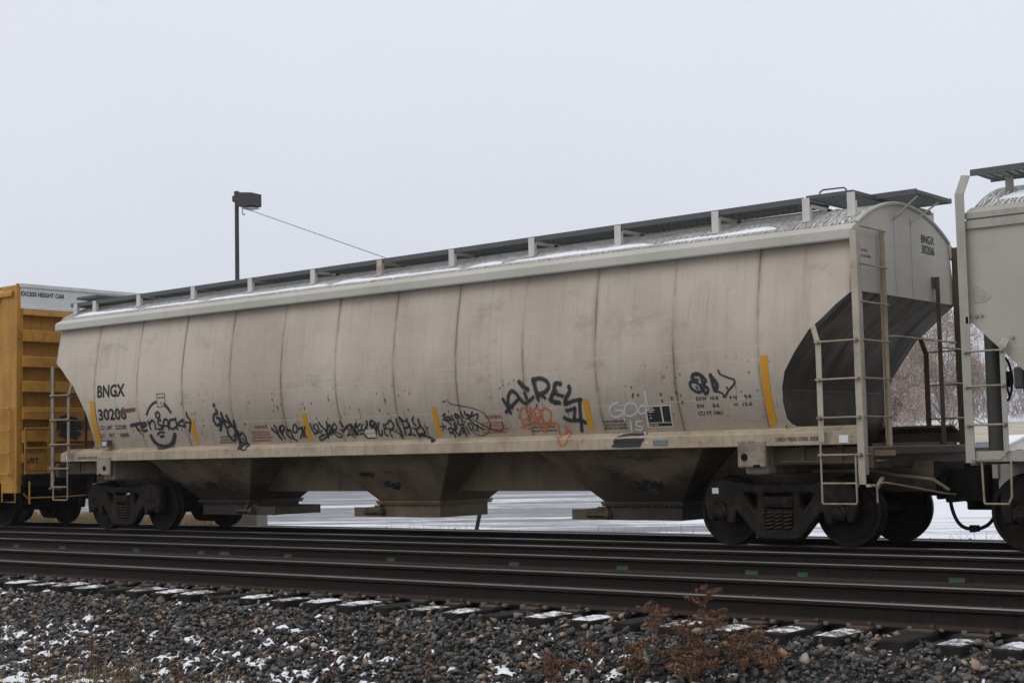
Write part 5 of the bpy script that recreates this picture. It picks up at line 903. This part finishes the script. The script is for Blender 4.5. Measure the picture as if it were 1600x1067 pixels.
def weed(x,y,h,spread,seed,label,dens=1.,nb=14):
    # dead mugwort: upright stem, feathery side branches hung with crumpled leaves and seed
    r=np.random.default_rng(seed); z0=float(bed_z(x,y)); t=thing('dry_weed',label,'weed',(x,y,z0),group='dead weeds on the ballast')
    m=MB(); lean=r.normal(0,.06,2); top=np.array([lean[0]*h,lean[1]*h,h]); sp=lambda q:np.array([top[0]*q*q,top[1]*q*q,h*q])
    m.tube([tuple(sp(q)) for q in np.linspace(0,1,7)],[.006*(1-.8*q) for q in np.linspace(0,1,7)],5)
    pts=[]; 
    for b in range(nb):
        q=r.uniform(.12,.97); o=sp(q); a=r.uniform(0,2*np.pi); L=spread*(1.05-q*.62)*r.uniform(.4,1.2); rise=r.uniform(.2,.9)
        P=[o+np.array([math.cos(a)*L*s,math.sin(a)*L*s,L*rise*(1.25*s-.6*s*s)]) for s in np.linspace(0,1,6)]; m.tube([tuple(p) for p in P],[.0028,.0024,.002,.0016,.0012,.0008],4,False)
        for k in range(int(105*dens*L/.2)):
            s=r.uniform(.15,1); i=min(4,int(s*5)); f=s*5-i; c=P[i]*(1-f)+P[i+1]*f; pts.append(c+r.normal(0,.005+.012*(1-s),3))
    for k in range(int(110*dens*h)): pts.append(sp(r.uniform(.25,1))+r.normal(0,.009,3))
    m.build('stem',M['weed_stem'],t)
    pts=np.array(pts); n=len(pts); u=r.normal(size=(n,3)); u/=np.linalg.norm(u,axis=1)[:,None]; v=np.cross(u,r.normal(size=(n,3))); v/=np.linalg.norm(v,axis=1)[:,None]; L=r.uniform(.007,.021,n)[:,None]; W=L*r.uniform(.25,.5,(n,1))
    V=np.stack([pts-u*L,pts+v*W,pts+u*L,pts-v*W],1).reshape(-1,3); F=np.arange(n*4).reshape(-1,4); fast_mesh('foliage',V,F,M['weed'],t,vcol=np.repeat(r.random(n),4)); return t
W=[(10.53,-8.46,.76,.30,1,'tallest rust-brown dead weed, reaching up across the nearest rail',1.,22),(10.1,-8.51,.64,.26,2,'slim upright rust-brown weed to the left of the tallest one',.9,16),(10.33,-8.42,.44,.24,3,'rust-brown weed filling the gap between the two tall weeds',1.,14),
(10.86,-8.39,.36,.36,4,'low spreading rust-brown weed just right of the tallest one',1.1,20),(9.57,-8.62,.36,.20,5,'dark red weed among the stones left of the two tall weeds',.8,12),(9.15,-8.72,.22,.30,6,'wide low brown weed by the bottom edge, left of the weed cluster',.9,14),(9.95,-8.58,.3,.28,8,'short brown weed at the bottom edge under the slim upright one',1.,14),(11.12,-8.40,.30,.26,9,'short brown weed at the right end of the weed cluster',.8,12),(10.55,-8.60,.30,.30,10,'short bushy weed at the foot of the tallest one',1.,14)]
for a in W: weed(*a)
LW=[(2.77,-9.5,.34,.10,21,'upright tan stalk in the snow at the far lower left corner'),(3.08,-9.48,.38,.10,22,'upright tan stalk second from the lower left corner'),(3.45,-9.22,.40,.08,23,'tall brown stalk tuft standing against the stones at the lower left'),(4.2,-9.4,.24,.12,24,'short brown stalk in the snow, middle of the lower left'),(4.95,-9.3,.22,.14,25,'dark squat tuft at the edge of the lower left snow'),(6.81,-8.96,.30,.06,26,'thin pale stalk at the bottom, left of centre'),(7.9,-8.85,.34,.06,27,'thin pale stalk at the bottom near the centre')]
M['weed_l']=M['weed']
for a in LW: weed(*a,dens=.8,nb=9)
# --- trees
def tree(x,y,h,seed,label,leafy,leafcol,bark,spread=.42,levels=4,twigs=1.,z0=None):
    r=random.Random(seed); z0=float(bed_z(x,y)) if z0 is None else z0; t=thing('tree',label,'tree',(x,y,z0),group='trees beyond the lot'); m=MB(); crown=MB(); tips=[]
    def grow(p,d,L,rad,lev):
        n=4; P=[p]; D=d.copy()
        for i in range(n):
            D=(D+Vector((r.gauss(0,.13),r.gauss(0,.13),r.gauss(.05,.08)))).normalized(); P.append(P[-1]+D*L/n)
        (m if lev<=1 else crown).tube(P,[rad*(1-.45*i/n) for i in range(n+1)],6 if lev<2 else (4 if lev<4 else 3),False)
        if lev>=levels: tips.extend(P[1:]); return
        k=r.randint(3,4) if lev else r.randint(6,8)
        for i in range(k):
            f=r.uniform(.45,1) if lev else r.uniform(.28,1); j=min(n-1,int(f*n)); q=P[j].lerp(P[j+1],f*n-j); a=r.uniform(0,6.283); 
            e=D.orthogonal().normalized(); e=Matrix.Rotation(a,3,D)@e; ang=r.uniform(.5,1.0); nd=(D*math.cos(ang)+e*math.sin(ang)).normalized(); nd.z+=.12; grow(q,nd.normalized(),L*r.uniform(.5,.72)*(1 if lev else spread/.42),rad*(1-.45*f)*.55,lev+1)
        if lev: grow(P[-1],D,L*.55,rad*.5,lev+1)
    grow(Vector((0,0,-.2)),Vector((r.gauss(0,.04),r.gauss(0,.04),1)).normalized(),h*.62,h*.015,0)
    m.build('trunk',bark,t); c=crown.build('crown',bark,t,recalc=False)
    if leafy:
        T=np.array([tuple(p) for p in tips]); rg=np.random.default_rng(seed); keep=smoothnoise(T[:,0]*.8+50,T[:,2]*.8+T[:,1]*.5+50,seed)>.50; T=T[keep]; T=np.repeat(T,leafy,0); n=len(T); T=T+rg.normal(0,.26,(n,3)); u=rg.normal(size=(n,3)); u/=np.linalg.norm(u,axis=1)[:,None]; v=np.cross(u,rg.normal(size=(n,3))); v/=np.linalg.norm(v,axis=1)[:,None]; L=rg.uniform(.05,.11,n)[:,None]
        V=np.stack([T-u*L,T+v*L*.6,T+u*L,T-v*L*.6],1).reshape(-1,3); fast_mesh('leaves',V,np.arange(n*4).reshape(-1,4),leafcol,t,vcol=np.repeat(rg.random(n),4))
    return t
M['bark']=plain('grey_bark',(.20,.175,.17),.9); M['oak_leaf']=veg('dead_oak_leaf',(.30,.225,.18),(.45,.37,.31)); M['bark2']=plain('pale_grey_bark',(.27,.25,.25),.9)  # leaf tones paled and greyed: distance haze put into the colour
for x,y,h,sd,lab,lf,bk,sp,lv in (
 (-42.5,110,10.2,5,'oak holding brown leaves, seen left of the ladder between the two hoppers',2,'bark',.5,5),
 (-39.0,113,10.6,12,'leafy brown oak behind the tall end posts between the two hoppers',2,'bark',.5,5),
 (-36.4,118,10.8,17,'bare grey tree in the gap just right of the hopper corner post',0,'bark2',.46,5),
 (-49.5,122,10.0,23,'brown oak mostly hidden behind the dark end of the grey hopper',2,'bark',.5,5),
 (-33.2,120,9.2,29,'bare grey tree behind the brake wheel of the right hopper',0,'bark2',.5,5),
 (-41.8,121,7.0,31,'low brown oak filling the space under the taller oaks',3,'bark',.62,5),
 (-38.0,108,5.2,37,'low pinkish brown oak at the foot of the trees behind the corner post',3,'bark',.7,5),
 (-44.8,109,5.6,38,'low brown oak at the far left of the gap between the hoppers',3,'bark',.7,5)):
    tree(x,y,h,sd,lab,lf,M['oak_leaf'],M[bk],sp,lv)
def far_woods():
    n=6000; X=rng.uniform(-220,60,n); Y=rng.uniform(222,260,n); base=bed_z(X,Y); H=rng.uniform(4,9,n)*(.6+.8*smoothnoise(X*.06,Y*0,61)); V=[];F=[]; 
    k=7; P=np.stack([X,Y,base],1)[:,None]+rng.normal(size=(n,k,3))*np.array([1.6,1.6,0])+np.stack([np.zeros((n,k)),np.zeros((n,k)),H[:,None]*rng.uniform(.1,1,(n,k))],-1); P=P.reshape(-1,3); q=len(P)
    u=rng.normal(size=(q,3)); u[:,2]=abs(u[:,2])*2+.5; u/=np.linalg.norm(u,axis=1)[:,None]; v=np.cross(u,rng.normal(size=(q,3))); v/=np.linalg.norm(v,axis=1)[:,None]; L=rng.uniform(.5,1.3,q)[:,None]
    VV=np.stack([P-u*L,P+v*.06,P+u*L,P-v*.06],1).reshape(-1,3); o=fast_mesh('far_woods',VV,np.arange(q*4).reshape(-1,4),M['far_twig'],vcol=np.repeat(rng.random(q),4)); tag(o,'distant grey-brown wooded rise beyond the tan field','woods',kind='stuff')
M['far_twig']=veg('far_twigs',(.24,.21,.21),(.34,.30,.30)); far_woods()
# --- parked cars and the shed at the back of the lot
M['car_white']=plain('white_car_paint',(.72,.73,.75),.3,0,.03,2,.5); M['car_dark']=plain('dark_blue_car_paint',(.06,.075,.10),.3,0,.05,2,.5); M['glass']=plain('car_glass',(.10,.13,.17),.1,0,.05,3,.6); M['tyre']=plain('car_tyre',(.02,.02,.02),.8)
def parked_car(x,y,rz,mat,label,tall=1.5):
    t=thing('parked_car',label,'car',(x,y,float(bed_z(x,y))),rz,'cars parked at the back of the lot'); h=tall
    MB().prism([(-2.2,.28),(-2.25,.6),(-2.1,.86),(-1.0,.95),(1.1,.98),(2.05,.88),(2.2,.62),(2.15,.28)],-.86,.86,'y').build('body',mat,t,bevel=.06,smooth=True)
    MB().prism([(-1.35,.93),(-.75,h-.04),(-.5,h),(.9,h),(1.15,h-.05),(1.8,.95)],-.76,.76,'y').build('cabin',M['glass'],t,bevel=.05,smooth=True)
    MB().prism([(-.72,h-.02),(-.5,h+.012),(.9,h+.012),(1.12,h-.03)],-.74,.74,'y').build('roof_panel',mat,t,bevel=.02,smooth=True)
    for a in (-1.38,1.35):
        for s in (-1,1):
            w=MB().lathe([(.1,-.02),(.2,-.02),(.32,-.02),(.33,.04),(.33,.2),(.2,.2)],c=(a,s*.86-.1,.33),n=24).build('wheel',M['tyre'],t,smooth=True)
            MB().lathe([(.05,-.03),(.2,-.025),(.21,-.015)],c=(a,s*.86-.1 if s<0 else s*.86+.13,.33),n=20).build('rim',M['tag_grey'],w,smooth=True)
    for s in (-1,1):
        MB().box(-2.24,-2.12,s*.78,s*.5,.6,.74).build('headlight',M['lens'],t,bevel=.02)
        MB().box(2.1,2.2,s*.8,s*.55,.62,.82).build('tail_light',M['red'],t,bevel=.02)
    return t
parked_car(-8.6,36.5,R(200),M['car_white'],'white parked car glimpsed low between the dark end posts of the grey hopper',1.72)
parked_car(-7.35,37,R(95),M['car_white'],'white parked car glimpsed just left of the brown corner post',1.72)
parked_car(-16.5,66,R(108),M['car_dark'],'dark blue parked car with rounded top, seen through the right ladder',1.85)
parked_car(-12.5,38,R(185),M['car_white'],'snowy white parked car mostly hidden behind the hopper ladder',1.7)
def shed():
    t=thing('shed','low cream shed with a snowy roof seen through the right hopper ladder','building',(-15.8,70,float(bed_z(-15.8,70))),R(30)); t.scale=(.46,.8,1.02); M['cream']=plain('cream_shed_wall',(.58,.55,.48),.8,0,.1,3)
    MB().prism([(-2.6,0),(2.6,0),(2.6,1.55),(0,2.1),(-2.6,1.55)],0,7,'y').build('wall',M['cream'],t)
    MB().prism([(-2.85,1.50),(0,2.11),(2.85,1.50),(2.85,1.60),(0,2.23),(-2.85,1.60)],-.25,7.25,'y').build('roof',M['snow'],t,bevel=.01)
    MB().box(1.0,1.9,-.02,.0,0,1.45).build('door',M['tag_grey'],t); MB().box(-1.4,-.6,-.015,.0,.8,1.35).build('window',M['glass'],t)
shed()
# ------------------------------------------------------------------ thin winter haze over the whole scene
def haze():
    m=bpy.data.materials.new('haze'); m.use_nodes=True; nt=m.node_tree; nt.nodes.clear(); out=nt.nodes.new('ShaderNodeOutputMaterial'); v=nt.nodes.new('ShaderNodeVolumePrincipled'); v.inputs['Density'].default_value=HAZE; v.inputs['Color'].default_value=(.93,.94,.96,1); v.inputs['Anisotropy'].default_value=.2
    nt.links.new(v.outputs[0],out.inputs['Volume']); o=MB().box(-2600,1300,-62,2600,-3,16).build('haze',m); o['kind']='stuff'; o.display_type='WIRE'
HAZE=.0003
haze()
